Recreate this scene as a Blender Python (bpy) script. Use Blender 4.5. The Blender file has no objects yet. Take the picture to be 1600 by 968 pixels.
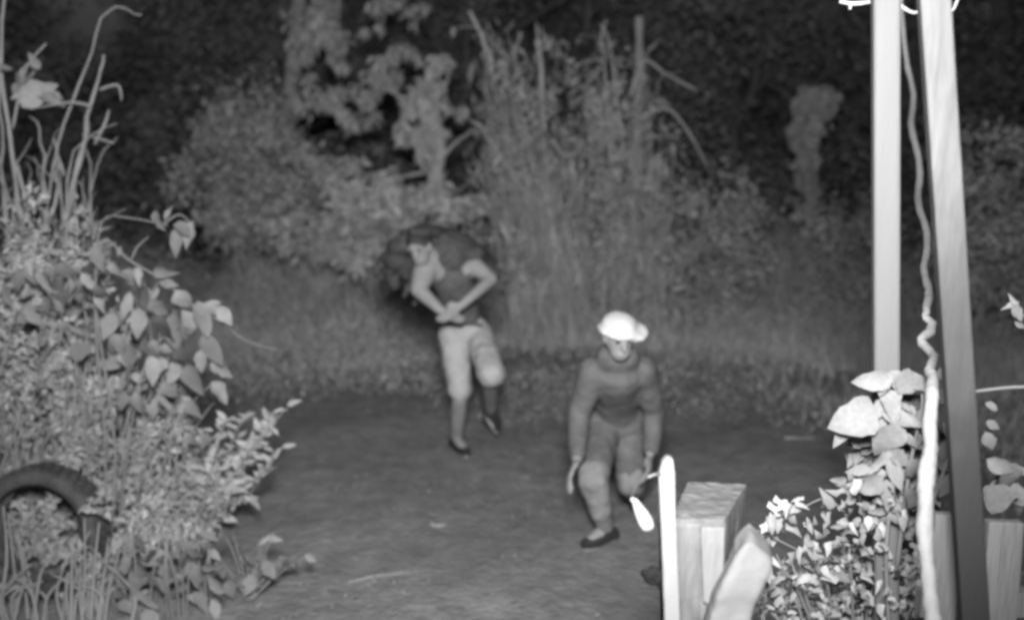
import bpy, math, random
import numpy as np
from mathutils import Vector, Matrix, Euler

S = bpy.context.scene
RAD = math.radians

# ---------------------------------------------------------------- camera
CAM_H, PITCH, F = 2.2, RAD(9.5), 1600.0          # pixels of the 1600 x 968 frame
cam_d = bpy.data.cameras.new('camera')
cam = bpy.data.objects.new('camera', cam_d)
S.collection.objects.link(cam)
cam.location = (0, 0, CAM_H)
cam.rotation_euler = (math.pi / 2 - PITCH, 0, 0)
cam_d.sensor_width = 36.0
cam_d.lens = 36.0
cam_d.clip_start = 0.05
cam_d.clip_end = 600
cam_d.dof.use_dof = True
cam_d.dof.focus_distance = 3.0
cam_d.dof.aperture_fstop = 1.35
S.camera = cam
S.cycles.filter_width = 3.3

# ---------------------------------------------------------------- world: moonless night sky, seen by a monochrome night camera
world = bpy.data.worlds.new('World')
S.world = world
world.use_nodes = True
wn = world.node_tree
wn.nodes.clear()
sky = wn.nodes.new('ShaderNodeTexSky')
sky.sky_type = 'NISHITA'
sky.sun_disc = False
sky.sun_elevation = RAD(-1.1)
sky.sun_rotation = RAD(200)
bw = wn.nodes.new('ShaderNodeRGBToBW')
bg = wn.nodes.new('ShaderNodeBackground')
bg.inputs['Strength'].default_value = 0.15
wo = wn.nodes.new('ShaderNodeOutputWorld')
wn.links.new(sky.outputs[0], bw.inputs[0])
wn.links.new(bw.outputs[0], bg.inputs['Color'])
wn.links.new(bg.outputs[0], wo.inputs['Surface'])

# the infrared lamp of the camera, mounted straight above it
lamp_d = bpy.data.lights.new('infrared_floodlight', 'SPOT')
lamp = bpy.data.objects.new('infrared_floodlight', lamp_d)
S.collection.objects.link(lamp)
lamp.location = (0.0, 0.0, 2.8)
aim = Vector((-0.7, 10.0, 1.6)) - lamp.location
lamp.rotation_euler = aim.to_track_quat('-Z', 'Y').to_euler()
lamp_d.energy = 2250
lamp_d.color = (1, 1, 1)
lamp_d.spot_size = RAD(90)
lamp_d.spot_blend = 1.0
lamp_d.shadow_soft_size = 0.28

S.view_settings.view_transform = 'Standard'
S.view_settings.look = 'None'
S.view_settings.exposure = 0.0
S.view_settings.gamma = 1.0
S.view_settings.use_curve_mapping = False

# ---------------------------------------------------------------- helpers
rng = np.random.default_rng(7)
random.seed(7)
cP, sP = math.cos(PITCH), math.sin(PITCH)
FWD = Vector((0, cP, -sP)); UPV = Vector((0, sP, cP))

def ray(px, py):
    return FWD + Vector((1, 0, 0)) * ((px - 800) / F) + UPV * ((484 - py) / F)
def P(px, py, Y):                       # the point of that sight line that lies Y metres out
    r = ray(px, py); t = Y / r.y
    return Vector((0, 0, CAM_H)) + r * t
def PZ(px, py, z):
    r = ray(px, py); t = (z - CAM_H) / r.z
    return Vector((0, 0, CAM_H)) + r * t
def gz(x, y):
    return (0.025 * np.sin(x * 1.7 + y * .6) + 0.02 * np.sin(x * .9 - y * 1.3 + 1) + .012 * np.sin(x * 3.7 + 2 * np.sin(y * 2.9)))
def G(px, py):
    p = PZ(px, py, 0); p.z = float(gz(p.x, p.y)); return p

ORIG = {}
def link(o):
    S.collection.objects.link(o); return o
def tag(o, label=None, cat=None, group=None, kind=None):
    if label: o['label'] = label
    if cat: o['category'] = cat
    if group: o['group'] = group
    if kind: o['kind'] = kind
    return o
def thing(name, loc, label, cat, group=None, kind=None):
    o = link(bpy.data.objects.new(name, None))
    o.location = loc; o.empty_display_size = .1
    ORIG[o.name] = Vector(loc)
    return tag(o, label, cat, group, kind)
def place(name, me, parent=None):
    o = link(bpy.data.objects.new(name, me))
    if parent is not None:
        o.parent = parent
        ORIG[o.name] = ORIG[parent.name]
    else:
        ORIG[o.name] = Vector((0, 0, 0))
    return o
def org(parent):
    return np.array(ORIG[parent.name]) if parent is not None else np.zeros(3)

def mesh_np(name, V, polys, mat, smooth=True):
    """polys: list of (k, array n*k) blocks"""
    me = bpy.data.meshes.new(name)
    V = np.asarray(V, dtype=np.float32)
    me.vertices.add(len(V)); me.vertices.foreach_set('co', V.ravel())
    nl = sum(a.size for a in polys); npol = sum(len(a) for a in polys)
    me.loops.add(nl); me.polygons.add(npol)
    me.loops.foreach_set('vertex_index', np.concatenate([a.ravel() for a in polys]).astype(np.int32))
    starts = []; k0 = 0
    for a in polys:
        k = a.shape[1]
        starts.append(k0 + np.arange(len(a)) * k); k0 += a.size
    me.polygons.foreach_set('loop_start', np.concatenate(starts).astype(np.int32))
    me.polygons.foreach_set('use_smooth', np.full(npol, smooth))
    me.update(calc_edges=True)
    me.materials.append(mat)
    return me

class MB:
    def __init__(s): s.V = []; s.Q = []; s.T = []; s.n = 0
    def add(s, V, Q=None, T=None):
        V = np.asarray(V, float)
        if Q is not None and len(Q): s.Q.append(np.asarray(Q) + s.n)
        if T is not None and len(T): s.T.append(np.asarray(T) + s.n)
        s.V.append(V); s.n += len(V)
    def tube(s, pts, rad, n=8, caps=True, wob=0.0, flat=1.0):
        pts = np.array([list(p) for p in pts], float); m = len(pts)
        rad = np.broadcast_to(np.asarray(rad, float), (m,))
        tan = np.gradient(pts, axis=0)
        tan /= np.linalg.norm(tan, axis=1)[:, None] + 1e-9
        ref = np.array([0, 1., 0]) if abs(tan[:, 1]).mean() < .8 else np.array([1., 0, 0])
        V = []
        for i in range(m):
            u = np.cross(tan[i], ref); u /= np.linalg.norm(u) + 1e-9
            v = np.cross(tan[i], u)
            a = np.linspace(0, 2 * np.pi, n, endpoint=False)
            r = rad[i] * (1 + wob * rng.normal(size=n)) if wob else rad[i]
            r = np.broadcast_to(r, (n,))
            V.append(pts[i] + (np.cos(a) * r)[:, None] * u + (np.sin(a) * r * flat)[:, None] * v)
        V = np.concatenate(V)
        Q = [[i * n + j, i * n + (j + 1) % n, (i + 1) * n + (j + 1) % n, (i + 1) * n + j] for i in range(m - 1) for j in range(n)]
        T = []
        if caps:
            V = np.concatenate([V, pts[:1], pts[-1:]])
            c0, c1 = m * n, m * n + 1
            T = [[c0, (j + 1) % n, j] for j in range(n)] + [[c1, (m - 1) * n + j, (m - 1) * n + (j + 1) % n] for j in range(n)]
        s.add(V, Q, T)
    def capsule(s, a, b, ra, rb, n=14):
        a = np.array(a, float); b = np.array(b, float)
        d = b - a; L = np.linalg.norm(d); d = d / (L + 1e-9)
        pts = []; rr = []
        for t in (80, 55, 25): pts.append(a - d * ra * math.sin(RAD(t))); rr.append(ra * math.cos(RAD(t)))
        for k in range(4): pts.append(a + d * L * k / 3); rr.append(ra + (rb - ra) * k / 3)
        for t in (25, 55, 80): pts.append(b + d * rb * math.sin(RAD(t))); rr.append(rb * math.cos(RAD(t)))
        s.tube(pts, rr, n)
    def ell(s, c, r, rot=None, n=16, m=10):
        th = np.linspace(0, np.pi, m + 1); V = [[0, 0, 1.]]
        for t in th[1:-1]:
            for a in np.linspace(0, 2 * np.pi, n, endpoint=False):
                V.append([math.sin(t) * math.cos(a), math.sin(t) * math.sin(a), math.cos(t)])
        V.append([0, 0, -1.]); V = np.array(V) * np.array(r)
        if rot is not None: V = V @ np.array(rot.to_matrix()).T
        V = V + np.array(c)
        Q = [[1 + i * n + j, 1 + (i + 1) * n + j, 1 + (i + 1) * n + (j + 1) % n, 1 + i * n + (j + 1) % n] for i in range(m - 2) for j in range(n)]
        e = len(V) - 1
        T = [[0, 1 + j, 1 + (j + 1) % n] for j in range(n)] + [[e, 1 + (m - 2) * n + (j + 1) % n, 1 + (m - 2) * n + j] for j in range(n)]
        s.add(V, Q, T)
    def prism(s, top, bot):
        """closed prism between two rings of equal length"""
        k = len(top); V = np.array([list(p) for p in top] + [list(p) for p in bot], float)
        Q = [[i, (i + 1) % k, k + (i + 1) % k, k + i] for i in range(k)]
        T = [[0, i + 1, i] for i in range(1, k - 1)] + [[k, k + i, k + i + 1] for i in range(1, k - 1)]
        s.add(V, Q, T)
    def build(s, name, mat, parent=None, smooth=True, label=None, kind=None):
        V = np.concatenate(s.V) - org(parent)
        polys = []
        if s.Q: polys.append(np.concatenate(s.Q))
        if s.T: polys.append(np.concatenate(s.T))
        o = place(name, mesh_np(name, V, polys, mat, smooth), parent)
        return tag(o, label, None, None, kind)

def bevel(o, w, seg=2):
    m = o.modifiers.new('bevel', 'BEVEL'); m.width = w; m.segments = seg; m.limit_method = 'ANGLE'; m.angle_limit = RAD(35)
    return o
_texn = 0
def rough(o, strength, size, sub=0):
    global _texn
    if sub:
        m = o.modifiers.new('sub', 'SUBSURF'); m.subdivision_type = 'SIMPLE'; m.levels = m.render_levels = sub
    t = bpy.data.textures.new('clouds%d' % _texn, 'CLOUDS'); _texn += 1
    t.noise_scale = size; t.noise_depth = 3
    m = o.modifiers.new('rough', 'DISPLACE'); m.texture = t; m.strength = strength; m.mid_level = .5
    m.texture_coords = 'GLOBAL'
    return o

def unit(a):
    return a / (np.linalg.norm(a, axis=1)[:, None] + 1e-9)
def leaf_cloud(name, C, D, N, size, asp, mat, parent=None, kind='stuff', fold=.25):
    """one small folded leaf per row: base C, direction D, normal N"""
    C = np.asarray(C) - org(parent); n = len(C)
    D = unit(D); W = unit(np.cross(D, N)); N = np.cross(W, D)
    size = np.broadcast_to(size, (n,))[:, None]
    asp = np.broadcast_to(asp, (n,))[:, None]
    mid = C + D * size * .45
    l = mid + W * size * asp * .5 + N * size * fold * asp
    r = mid - W * size * asp * .5 + N * size * fold * asp
    tip = C + D * size - N * size * .15
    V = np.stack([C, l, tip, r], 1).reshape(-1, 3)
    b = (np.arange(n) * 4)[:, None]
    T = np.concatenate([b + [0, 2, 1], b + [0, 3, 2]])
    o = place(name, mesh_np(name, V, [T], mat, False), parent)
    return tag(o, kind=kind)
def blades(name, C, H, W, lean, mat, parent=None, kind='stuff', seg=3, curl=1.0):
    """grass blades: base C, height H, width W, lean vectors (xy, metres at the tip)"""
    C = np.asarray(C) - org(parent); n = len(C)
    H = np.broadcast_to(H, (n,)); W = np.broadcast_to(W, (n,))
    ang = rng.uniform(0, np.pi, n); side = np.stack([np.cos(ang), np.sin(ang), np.zeros(n)], 1)
    rows = []
    for k in range(seg + 1):
        t = k / seg
        p = C + np.stack([lean[:, 0] * t ** 2, lean[:, 1] * t ** 2, H * (t - .18 * curl * t ** 3)], 1)
        if k < seg:
            w = (W * (1 - t ** 1.5) * .5)[:, None]
            rows += [p - side * w, p + side * w]
        else: rows.append(p)
    V = np.stack(rows, 1).reshape(-1, 3); m = 2 * seg + 1
    b = (np.arange(n) * m)[:, None]
    Q = [b + [2 * k, 2 * k + 1, 2 * k + 3, 2 * k + 2] for k in range(seg - 1)]
    T = b + [2 * seg - 2, 2 * seg - 1, 2 * seg]
    polys = ([np.concatenate(Q)] if Q else []) + [T]
    o = place(name, mesh_np(name, V, polys, mat, True), parent)
    return tag(o, kind=kind)
def rnd_dirs(n, bias=(0, 0, 0), amt=0.0):
    return unit(rng.normal(size=(n, 3)) + np.array(bias) * amt)

# ---------------------------------------------------------------- materials (monochrome: the camera sees near infrared only)
def mat(name, col, rough_=.8, var=.25, scale=6, island=0.0, bump=0.0, bscale=40, trans=0.0, objrand=0.0, coord='Object', stretch=None, col2=None, detail=5):
    m = bpy.data.materials.new(name); m.use_nodes = True
    nt = m.node_tree; b = nt.nodes['Principled BSDF']
    b.inputs['Roughness'].default_value = rough_
    b.inputs['Specular IOR Level'].default_value = .25
    tc = nt.nodes.new('ShaderNodeTexCoord')
    mp = nt.nodes.new('ShaderNodeMapping')
    nt.links.new(tc.outputs[coord], mp.inputs[0])
    if stretch: mp.inputs['Scale'].default_value = stretch
    nz = nt.nodes.new('ShaderNodeTexNoise'); nz.inputs['Scale'].default_value = scale; nz.inputs['Detail'].default_value = detail
    nz.inputs['Roughness'].default_value = .65
    nt.links.new(mp.outputs[0], nz.inputs['Vector'])
    rp = nt.nodes.new('ShaderNodeValToRGB')
    lo = col * (1 - var) if col2 is None else col2
    hi = col * (1 + var) if col2 is None else col
    rp.color_ramp.elements[0].position = .3; rp.color_ramp.elements[1].position = .7
    rp.color_ramp.elements[0].color = (lo, lo, lo, 1); rp.color_ramp.elements[1].color = (hi, hi, hi, 1)
    nt.links.new(nz.outputs['Fac'], rp.inputs[0])
    out = rp.outputs[0]
    if island:
        g = nt.nodes.new('ShaderNodeNewGeometry')
        mr = nt.nodes.new('ShaderNodeMapRange'); mr.inputs['To Min'].default_value = 1 - island; mr.inputs['To Max'].default_value = 1 + island
        nt.links.new(g.outputs['Random Per Island'], mr.inputs['Value'])
        mx = nt.nodes.new('ShaderNodeMix'); mx.data_type = 'RGBA'; mx.blend_type = 'MULTIPLY'; mx.inputs['Factor'].default_value = 1
        cb = nt.nodes.new('ShaderNodeCombineColor')
        for k in range(3): nt.links.new(mr.outputs[0], cb.inputs[k])
        nt.links.new(out, mx.inputs['A']); nt.links.new(cb.outputs[0], mx.inputs['B'])
        out = mx.outputs['Result']
    if objrand:
        g = nt.nodes.new('ShaderNodeObjectInfo')
        mr = nt.nodes.new('ShaderNodeMapRange'); mr.inputs['To Min'].default_value = 1 - objrand; mr.inputs['To Max'].default_value = 1 + objrand
        nt.links.new(g.outputs['Random'], mr.inputs['Value'])
        vm = nt.nodes.new('ShaderNodeVectorMath'); vm.operation = 'SCALE'
        nt.links.new(out, vm.inputs[0]); nt.links.new(mr.outputs[0], vm.inputs['Scale'])
        out = vm.outputs[0]
    nt.links.new(out, b.inputs['Base Color'])
    if bump:
        n2 = nt.nodes.new('ShaderNodeTexNoise'); n2.inputs['Scale'].default_value = bscale; n2.inputs['Detail'].default_value = 6
        nt.links.new(mp.outputs[0], n2.inputs['Vector'])
        bp = nt.nodes.new('ShaderNodeBump'); bp.inputs['Strength'].default_value = bump; bp.inputs['Distance'].default_value = .02
        nt.links.new(n2.outputs['Fac'], bp.inputs['Height']); nt.links.new(bp.outputs[0], b.inputs['Normal'])
    if trans:
        tr = nt.nodes.new('ShaderNodeBsdfTranslucent'); ms = nt.nodes.new('ShaderNodeMixShader'); ms.inputs[0].default_value = trans
        nt.links.new(out, tr.inputs['Color'])
        o = nt.nodes['Material Output']
        nt.links.new(b.outputs[0], ms.inputs[1]); nt.links.new(tr.outputs[0], ms.inputs[2]); nt.links.new(ms.outputs[0], o.inputs['Surface'])
    return m

M_ground = mat('trodden_earth', .24, var=.3, scale=7, bump=.8, bscale=24, detail=12)
M_grass = mat('short_grass', .58, var=.25, scale=1.2, island=.35)
M_trodden = mat('trodden_grass', .24, var=.2, scale=2, island=.3)
M_weed = mat('undergrowth_leaf', .46, var=.35, scale=1.5, island=.4, trans=.2)
M_weedstem = mat('undergrowth_blade', .58, var=.35, scale=1.2, island=.4, trans=.15)
M_treeleaf = mat('tree_leaf', .48, var=.25, scale=2, island=.35, trans=.2)
M_paleleaf = mat('pale_leaf', .58, var=.2, scale=3, island=.25, trans=.2)
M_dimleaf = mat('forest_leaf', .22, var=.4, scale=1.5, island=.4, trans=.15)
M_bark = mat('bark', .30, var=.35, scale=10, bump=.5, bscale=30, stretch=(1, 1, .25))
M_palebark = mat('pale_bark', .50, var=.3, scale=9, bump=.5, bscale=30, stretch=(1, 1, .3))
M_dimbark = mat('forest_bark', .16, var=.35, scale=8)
M_dry = mat('dry_stem', .44, var=.25, scale=3, island=.3)
M_reed = mat('reed', .26, var=.2, scale=6, island=.2)
M_shrubleaf = mat('shrub_leaf', .39, var=.4, scale=2.5, island=.3, trans=.2)
M_bigleaf = mat('broad_leaf', .225, objrand=.35, var=.2, scale=5, trans=.2, rough_=.6)
M_vineleaf = mat('vine_leaf', .285, objrand=.08, var=.2, scale=6, trans=.15, rough_=.6)
M_ivyleaf = mat('ivy_leaf', .42, objrand=.35, var=.25, scale=4, trans=.15, rough_=.6)
M_stem = mat('green_stem', .2, var=.2, scale=12)
M_rubber = mat('tyre_rubber', .065, rough_=.75, var=.4, scale=12, bump=.3, bscale=30)
M_skin = mat('skin', .28, rough_=.75, var=.2, scale=6)
M_shorts = mat('pale_cloth', .40, var=.14, scale=9, bump=.3, bscale=14)
M_dark = mat('dark_cloth', .075, var=.35, scale=12, bump=.4, bscale=18)
M_vest = mat('dark_vest_cloth', .10, var=.3, scale=12, bump=.4, bscale=18)
M_hair = mat('hair', .05, var=.3, scale=40)
M_shoe = mat('shoe', .03, var=.3, scale=10)
M_sole = mat('shoe_sole', .5, var=.1, scale=10)
M_sock = mat('dusty_sock', .2, var=.25, scale=8)
M_greycloth = mat('grey_cloth', .125, var=.3, scale=8, bump=.2, bscale=14)
M_legging = mat('pale_legging', .24, var=.25, scale=9, bump=.3, bscale=14)
M_white = mat('white_cloth', .6, var=.04, scale=9)
M_post = mat('weathered_wood', .24, col2=.08, scale=5, bump=.5, bscale=20, stretch=(6, 6, .8), detail=8)
M_endgrain = mat('end_grain', .16, var=.25, scale=16, bump=.6, bscale=40, stretch=(1, 1, 1))
M_slab = mat('pale_split_wood', .25, var=.15, scale=7, bump=.4, bscale=25, stretch=(5, 5, .7))
M_picket = mat('white_painted_wood', .30, var=.06, scale=6, bump=.2, bscale=30, stretch=(4, 4, .5))
M_pole = mat('white_pole_paint', .16, var=.04, scale=5, bump=.2, bscale=30, stretch=(5, 5, .5))
M_log = mat('bare_log', .235, var=.14, scale=6, bump=.4, bscale=16)
M_board = mat('grey_board', .25, var=.22, scale=5, bump=.4, bscale=25, stretch=(5, 5, .5))
M_rope = mat('pale_creeper', .42, var=.1, scale=14, bump=.3, bscale=40)
M_wire = mat('white_wire', .36, var=.05, scale=5)
M_black = mat('black_blob', .012, var=.3, scale=10)

# leaning beam colour: pale at the top, blending raggedly to dark lower down
M_beam = mat('pale_to_dark_beam', .125, var=.3, scale=7, bump=.25, bscale=25, stretch=(5, 5, .6))
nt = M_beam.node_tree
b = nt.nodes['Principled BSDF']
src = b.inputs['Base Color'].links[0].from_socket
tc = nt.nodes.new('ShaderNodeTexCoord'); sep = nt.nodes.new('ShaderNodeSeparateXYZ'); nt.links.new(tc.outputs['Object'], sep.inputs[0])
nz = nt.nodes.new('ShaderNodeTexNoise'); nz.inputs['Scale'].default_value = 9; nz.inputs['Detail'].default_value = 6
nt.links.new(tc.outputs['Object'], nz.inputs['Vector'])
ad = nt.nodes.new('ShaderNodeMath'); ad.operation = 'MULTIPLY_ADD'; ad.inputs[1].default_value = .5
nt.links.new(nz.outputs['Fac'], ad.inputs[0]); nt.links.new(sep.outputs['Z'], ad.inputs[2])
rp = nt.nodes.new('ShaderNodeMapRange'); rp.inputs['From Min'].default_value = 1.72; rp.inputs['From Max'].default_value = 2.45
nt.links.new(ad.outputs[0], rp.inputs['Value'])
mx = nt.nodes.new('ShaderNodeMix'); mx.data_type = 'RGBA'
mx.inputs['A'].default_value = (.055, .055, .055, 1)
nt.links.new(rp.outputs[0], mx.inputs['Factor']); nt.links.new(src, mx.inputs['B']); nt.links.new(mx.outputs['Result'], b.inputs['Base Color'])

# ---------------------------------------------------------------- ground
def axis(lo, hi, core_lo, core_hi, step):
    a = list(np.arange(core_lo, core_hi, step)); s = step; x = core_lo
    while x > lo: s *= 1.25; x -= s; a.insert(0, x)
    s = step; x = a[-1]
    while x < hi: s *= 1.25; x += s; a.append(x)
    return np.array(a)
gx = axis(-250, 250, -8, 8, .12); gy = axis(-60, 400, 3, 16, .12)
X, Yg = np.meshgrid(gx, gy); Zg = gz(X, Yg)
fade = np.clip((40 - np.hypot(X, Yg)) / 20, 0, 1)
Zg = Zg * fade + rng.normal(size=Zg.shape) * .004 * fade
V = np.stack([X, Yg, Zg], -1).reshape(-1, 3); nx, ny = len(gx), len(gy)
ii = (np.arange(ny - 1)[:, None] * nx + np.arange(nx - 1)[None, :]).ravel()
Q = np.stack([ii, ii + 1, ii + nx + 1, ii + nx], 1)
tag(place('ground', mesh_np('ground', V, [Q], M_ground)), 'bare trodden earth ground with short grass', None, None, 'structure')

# short grass on the yard, thinner along the trodden middle
def scatter(n, x0, x1, y0, y1):
    x = rng.uniform(x0, x1, n); y = rng.uniform(y0, y1, n); return x, y
x, y = scatter(170000, -8, 8, 3.6, 12)
patch = np.sin(x * 1.9 + 1.3 * np.sin(y * 1.1)) + np.sin(y * 2.3 + x * .7) + rng.normal(size=len(x)) * .9
far_ = np.clip((y - 6.6) / 4.2, 0, 1) + np.clip((np.abs(x + .3) - 2.2) / 2, 0, .6)
k = (patch > .5 - 1.6 * far_) & (rng.uniform(size=len(x)) < .35 + .65 * far_)
x, y, far_ = x[k], y[k], far_[k]; n = len(x)
h = rng.uniform(.010, .032, n) * (1 + far_ ** 2 * rng.uniform(.5, 7, n))
yard = thing('short_grass', (0, 7, 0), 'thin short grass growing over the bare yard', 'grass', None, 'stuff')
for nm, sel, mt in (('trodden_blade', far_ < .3, M_trodden), ('standing_blade', far_ >= .3, M_grass)):
    blades(nm, np.stack([x, y, gz(x, y) - .004], 1)[sel], h[sel], rng.uniform(.004, .010, sel.sum()), rng.normal(size=(sel.sum(), 2)) * (.03 + .4 * h[sel][:, None]), mt, yard, seg=2)
tx, ty = scatter(170, -6, 6, 4.2, 11)
x = (tx[:, None] + rng.normal(size=(170, 16)) * .08).ravel(); y = (ty[:, None] + rng.normal(size=(170, 16)) * .08).ravel(); n = len(x)
h = np.repeat(rng.uniform(.015, .05, 170), 16) * rng.uniform(.5, 1.1, n)
o = blades('grass_tufts', np.stack([x, y, gz(x, y) - .004], 1), h, rng.uniform(.004, .009, n), rng.normal(size=(n, 2)) * h[:, None] * .9, M_trodden, seg=3)
tag(o, 'small grass tufts dotted over the trodden ground', 'grass')
M_pebble = mat('pebble', .12, var=.3, scale=20)
n = 500; x, y = scatter(n, -6, 6, 3.8, 10); V = []; T = []
oc = np.array([[1, 0, 0], [0, 1, 0], [-1, 0, 0], [0, -1, 0], [0, 0, 1], [0, 0, -1.]]); of = np.array([[0, 1, 4], [1, 2, 4], [2, 3, 4], [3, 0, 4], [1, 0, 5], [2, 1, 5], [3, 2, 5], [0, 3, 5]])
for i in range(n):
    r = rng.uniform(.006, .02) * rng.uniform(.6, 1.2, 3) * [1, 1, .6]; V.append(oc * r * rng.uniform(.7, 1.2, (6, 1)) + [x[i], y[i], float(gz(x[i], y[i])) + .003]); T.append(of + 6 * i)
o = place('gravel', mesh_np('gravel', np.concatenate(V), [np.concatenate(T)], M_pebble, True)); tag(o, 'loose pebbles and clods lying on the trodden ground', 'gravel', None, 'stuff')
# leaf litter
x, y = scatter(500, -6, 6, 3.8, 11); n = len(x)
o = leaf_cloud('leaf_litter', np.stack([x, y, gz(x, y) + .012], 1), rng.normal(size=(n, 3)) * [1, 1, .12], rng.normal(size=(n, 3)) * .25 + [0, 0, 1], rng.uniform(.02, .06, n), rng.uniform(.3, .6, n), M_dimleaf)
tag(o, 'small dry leaves scattered over the ground', 'leaves')

# ---------------------------------------------------------------- vegetation generators
def ell_points(n, c, r, shell=.35):
    d = rng.normal(size=(n, 3)); d = unit(d)
    rad = (shell + (1 - shell) * rng.uniform(size=n) ** .6)[:, None]
    return np.array(c) + d * rad * np.array(r), d
def clump_points(n, c, r, k, cs):
    """leaf bases gathered into k loose clumps inside an ellipsoid"""
    cc, cd = ell_points(k, c, np.array(r) * .9, .25)
    w = rng.uniform(.3, 1.6, k); idx = rng.choice(k, n, p=w / w.sum())
    sz = rng.uniform(.6, 1.5, k) * cs
    p = cc[idx] + rng.normal(size=(n, 3)) * sz[idx][:, None] * [.55, .55, .5]
    return p, unit(p - np.array(c) + rng.normal(size=(n, 3)) * .15)
def crown(name, ells, leaf, mat_, parent, hang=.5, asp=.5, kind='stuff', cs=.33):
    """ells: (centre, radii, number of leaves, clumps)"""
    C = []; D = []; N = []
    for c, r, n, kc in ells:
        p, d = clump_points(n, c, r, kc, min(r) * cs)
        p[:, 2] = np.maximum(p[:, 2], .01)
        C.append(p); D.append(unit(d * .5 + rng.normal(size=(n, 3)) * .8 + [0, 0, -hang]))
        N.append(unit(rng.normal(size=(n, 3)) * .7 + d * .6 + [0, -.5, .4]))
    C, D, N = map(np.concatenate, (C, D, N))
    return leaf_cloud(name, C, D, N, leaf * rng.uniform(.6, 1.3, len(C)), asp * rng.uniform(.7, 1.2, len(C)), mat_, parent, kind)
def wob_path(a, b, n, amp):
    a = np.array(a, float); b = np.array(b, float)
    t = np.linspace(0, 1, n)[:, None]
    p = a + (b - a) * t
    off = np.cumsum(rng.normal(size=(n, 3)), 0) * amp / math.sqrt(n); off -= off[:1]
    return p + off * np.sin(t * np.pi * .9 + .2)
def px_path(pts, Y):
    """pts: (px, py[, dY])"""
    return [P(q[0], q[1], Y + (q[2] if len(q) > 2 else 0)) for q in pts]
def smooth_path(pts, k=4):
    pts = np.array([list(p) for p in pts]); n = len(pts)
    if n < 3: return pts
    out = []
    for i in range(n - 1):
        p0, p1, p2, p3 = pts[max(i - 1, 0)], pts[i], pts[i + 1], pts[min(i + 2, n - 1)]
        for j in range(k):
            t = j / k
            out.append(.5 * (2 * p1 + (p2 - p0) * t + (2 * p0 - 5 * p1 + 4 * p2 - p3) * t * t + (3 * p1 - p0 - 3 * p2 + p3) * t ** 3))
    out.append(pts[-1]); return np.array(out)
def E(px, py, Y, rx, ry, rd, n, k):
    """ellipsoid of foliage given by what it covers at its distance"""
    s = (Y / cP) / F
    return (np.array(P(px, py, Y)), np.array([rx * s, rd, ry * s]), n, k)

# ---------------------------------------------------------------- far forest
forest = [(-9.5, 19, 5.5), (-6.4, 21, 6.2), (-4.6, 17.5, 5.0), (-2.6, 22, 6.5), (-.6, 18.5, 5.6), (1.6, 21.5, 6.4), (3.7, 18.5, 5.6), (5.6, 20.5, 6.0), (7.6, 17.5, 5.4), (9.9, 19.5, 6.0), (-8, 26, 8), (-1, 27, 8), (5, 27, 8), (12, 25, 8), (-13, 23, 7), (1.9, 17.6, 6.2), (-5.6, 18.6, 6), (7, 22, 7.5), (.6, 23, 7.5), (-8.6, 17.2, 6.4), (-11, 21, 7.5)]
for x, y, h in forest:
    t = thing('forest_tree', (x, y, -.02), 'dark tree barely showing in the night forest behind the clearing', 'tree', 'dark trees of the forest edge')
    m = MB(); top = (x + rng.normal() * .4, y + rng.normal() * .3, h * .8)
    pts = wob_path((x, y, -.1), top, 8, .35); m.tube(pts, np.linspace(.16, .05, 8), 8)
    for q in range(5):
        a = pts[3 + q % 4]; d = rng.normal(size=3) * [1, 1, .3] + [0, 0, .8]
        m.tube(wob_path(a, a + d * h * .18, 5, .1), np.linspace(.05, .015, 5), 6)
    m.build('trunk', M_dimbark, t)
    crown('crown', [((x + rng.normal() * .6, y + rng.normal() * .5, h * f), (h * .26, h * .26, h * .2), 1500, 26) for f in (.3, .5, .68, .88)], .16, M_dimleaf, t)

n = 30000
x = rng.uniform(-12, 13, n); yy = rng.uniform(14.2, 17, n)
h = rng.uniform(0, 1, n) ** .8 * np.clip(2.3 + .5 * np.sin(x * 1.1) + .4 * np.sin(x * 2.7 + 1), .8, 3.4)
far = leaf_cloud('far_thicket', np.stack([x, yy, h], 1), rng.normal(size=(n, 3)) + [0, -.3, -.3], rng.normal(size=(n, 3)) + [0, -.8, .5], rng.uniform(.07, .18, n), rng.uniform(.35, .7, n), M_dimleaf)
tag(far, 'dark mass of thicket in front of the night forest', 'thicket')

# ---------------------------------------------------------------- undergrowth that closes the clearing
def top_row(px):
    return np.interp(px, [-200, 150, 330, 450, 700, 900, 1050, 1180, 1300, 1450, 1600, 1800], [330, 330, 330, 300, 330, 330, 330, 290, 300, 300, 240, 220])
n = 52000
yy = rng.uniform(9.8, 13.6, n); pxs = rng.uniform(-150, 1750, n)
x = (pxs - 800) / F * yy * 1.01
edge = 10.7 + .55 * np.sin(x * 1.3) + .3 * np.sin(x * 3.1 + 1) + np.abs(rng.normal(size=n)) * .9 - .5
k = yy > edge; x, yy, pxs = x[k], yy[k], pxs[k]; n = len(x)
hmax = CAM_H - yy * np.tan(PITCH + np.arctan((top_row(pxs) - 484) / F))
ramp = np.clip((yy - 9.9) / 2.6, .05, 1) ** 1.5
lump = .75 + .25 * np.sin(x * 2.1 + yy) + .18 * np.sin(x * 5.3 - yy * 2)
h = hmax * ramp * np.clip(lump, .3, 1.2) * rng.uniform(.45, 1.05, n)
h = np.maximum(h, .08)
under = thing('undergrowth', (0, 11, 0), 'tangled knee to chest high weeds and grass closing the clearing behind the runner', 'undergrowth', None, 'stuff')
k2 = rng.uniform(size=n) < .85
blades('grass_blade', np.stack([x, yy, gz(x, yy) - .01], 1)[k2], h[k2], rng.uniform(.008, .02, k2.sum()), rng.normal(size=(k2.sum(), 2)) * h[k2][:, None] * .35, M_weedstem, under)
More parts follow.
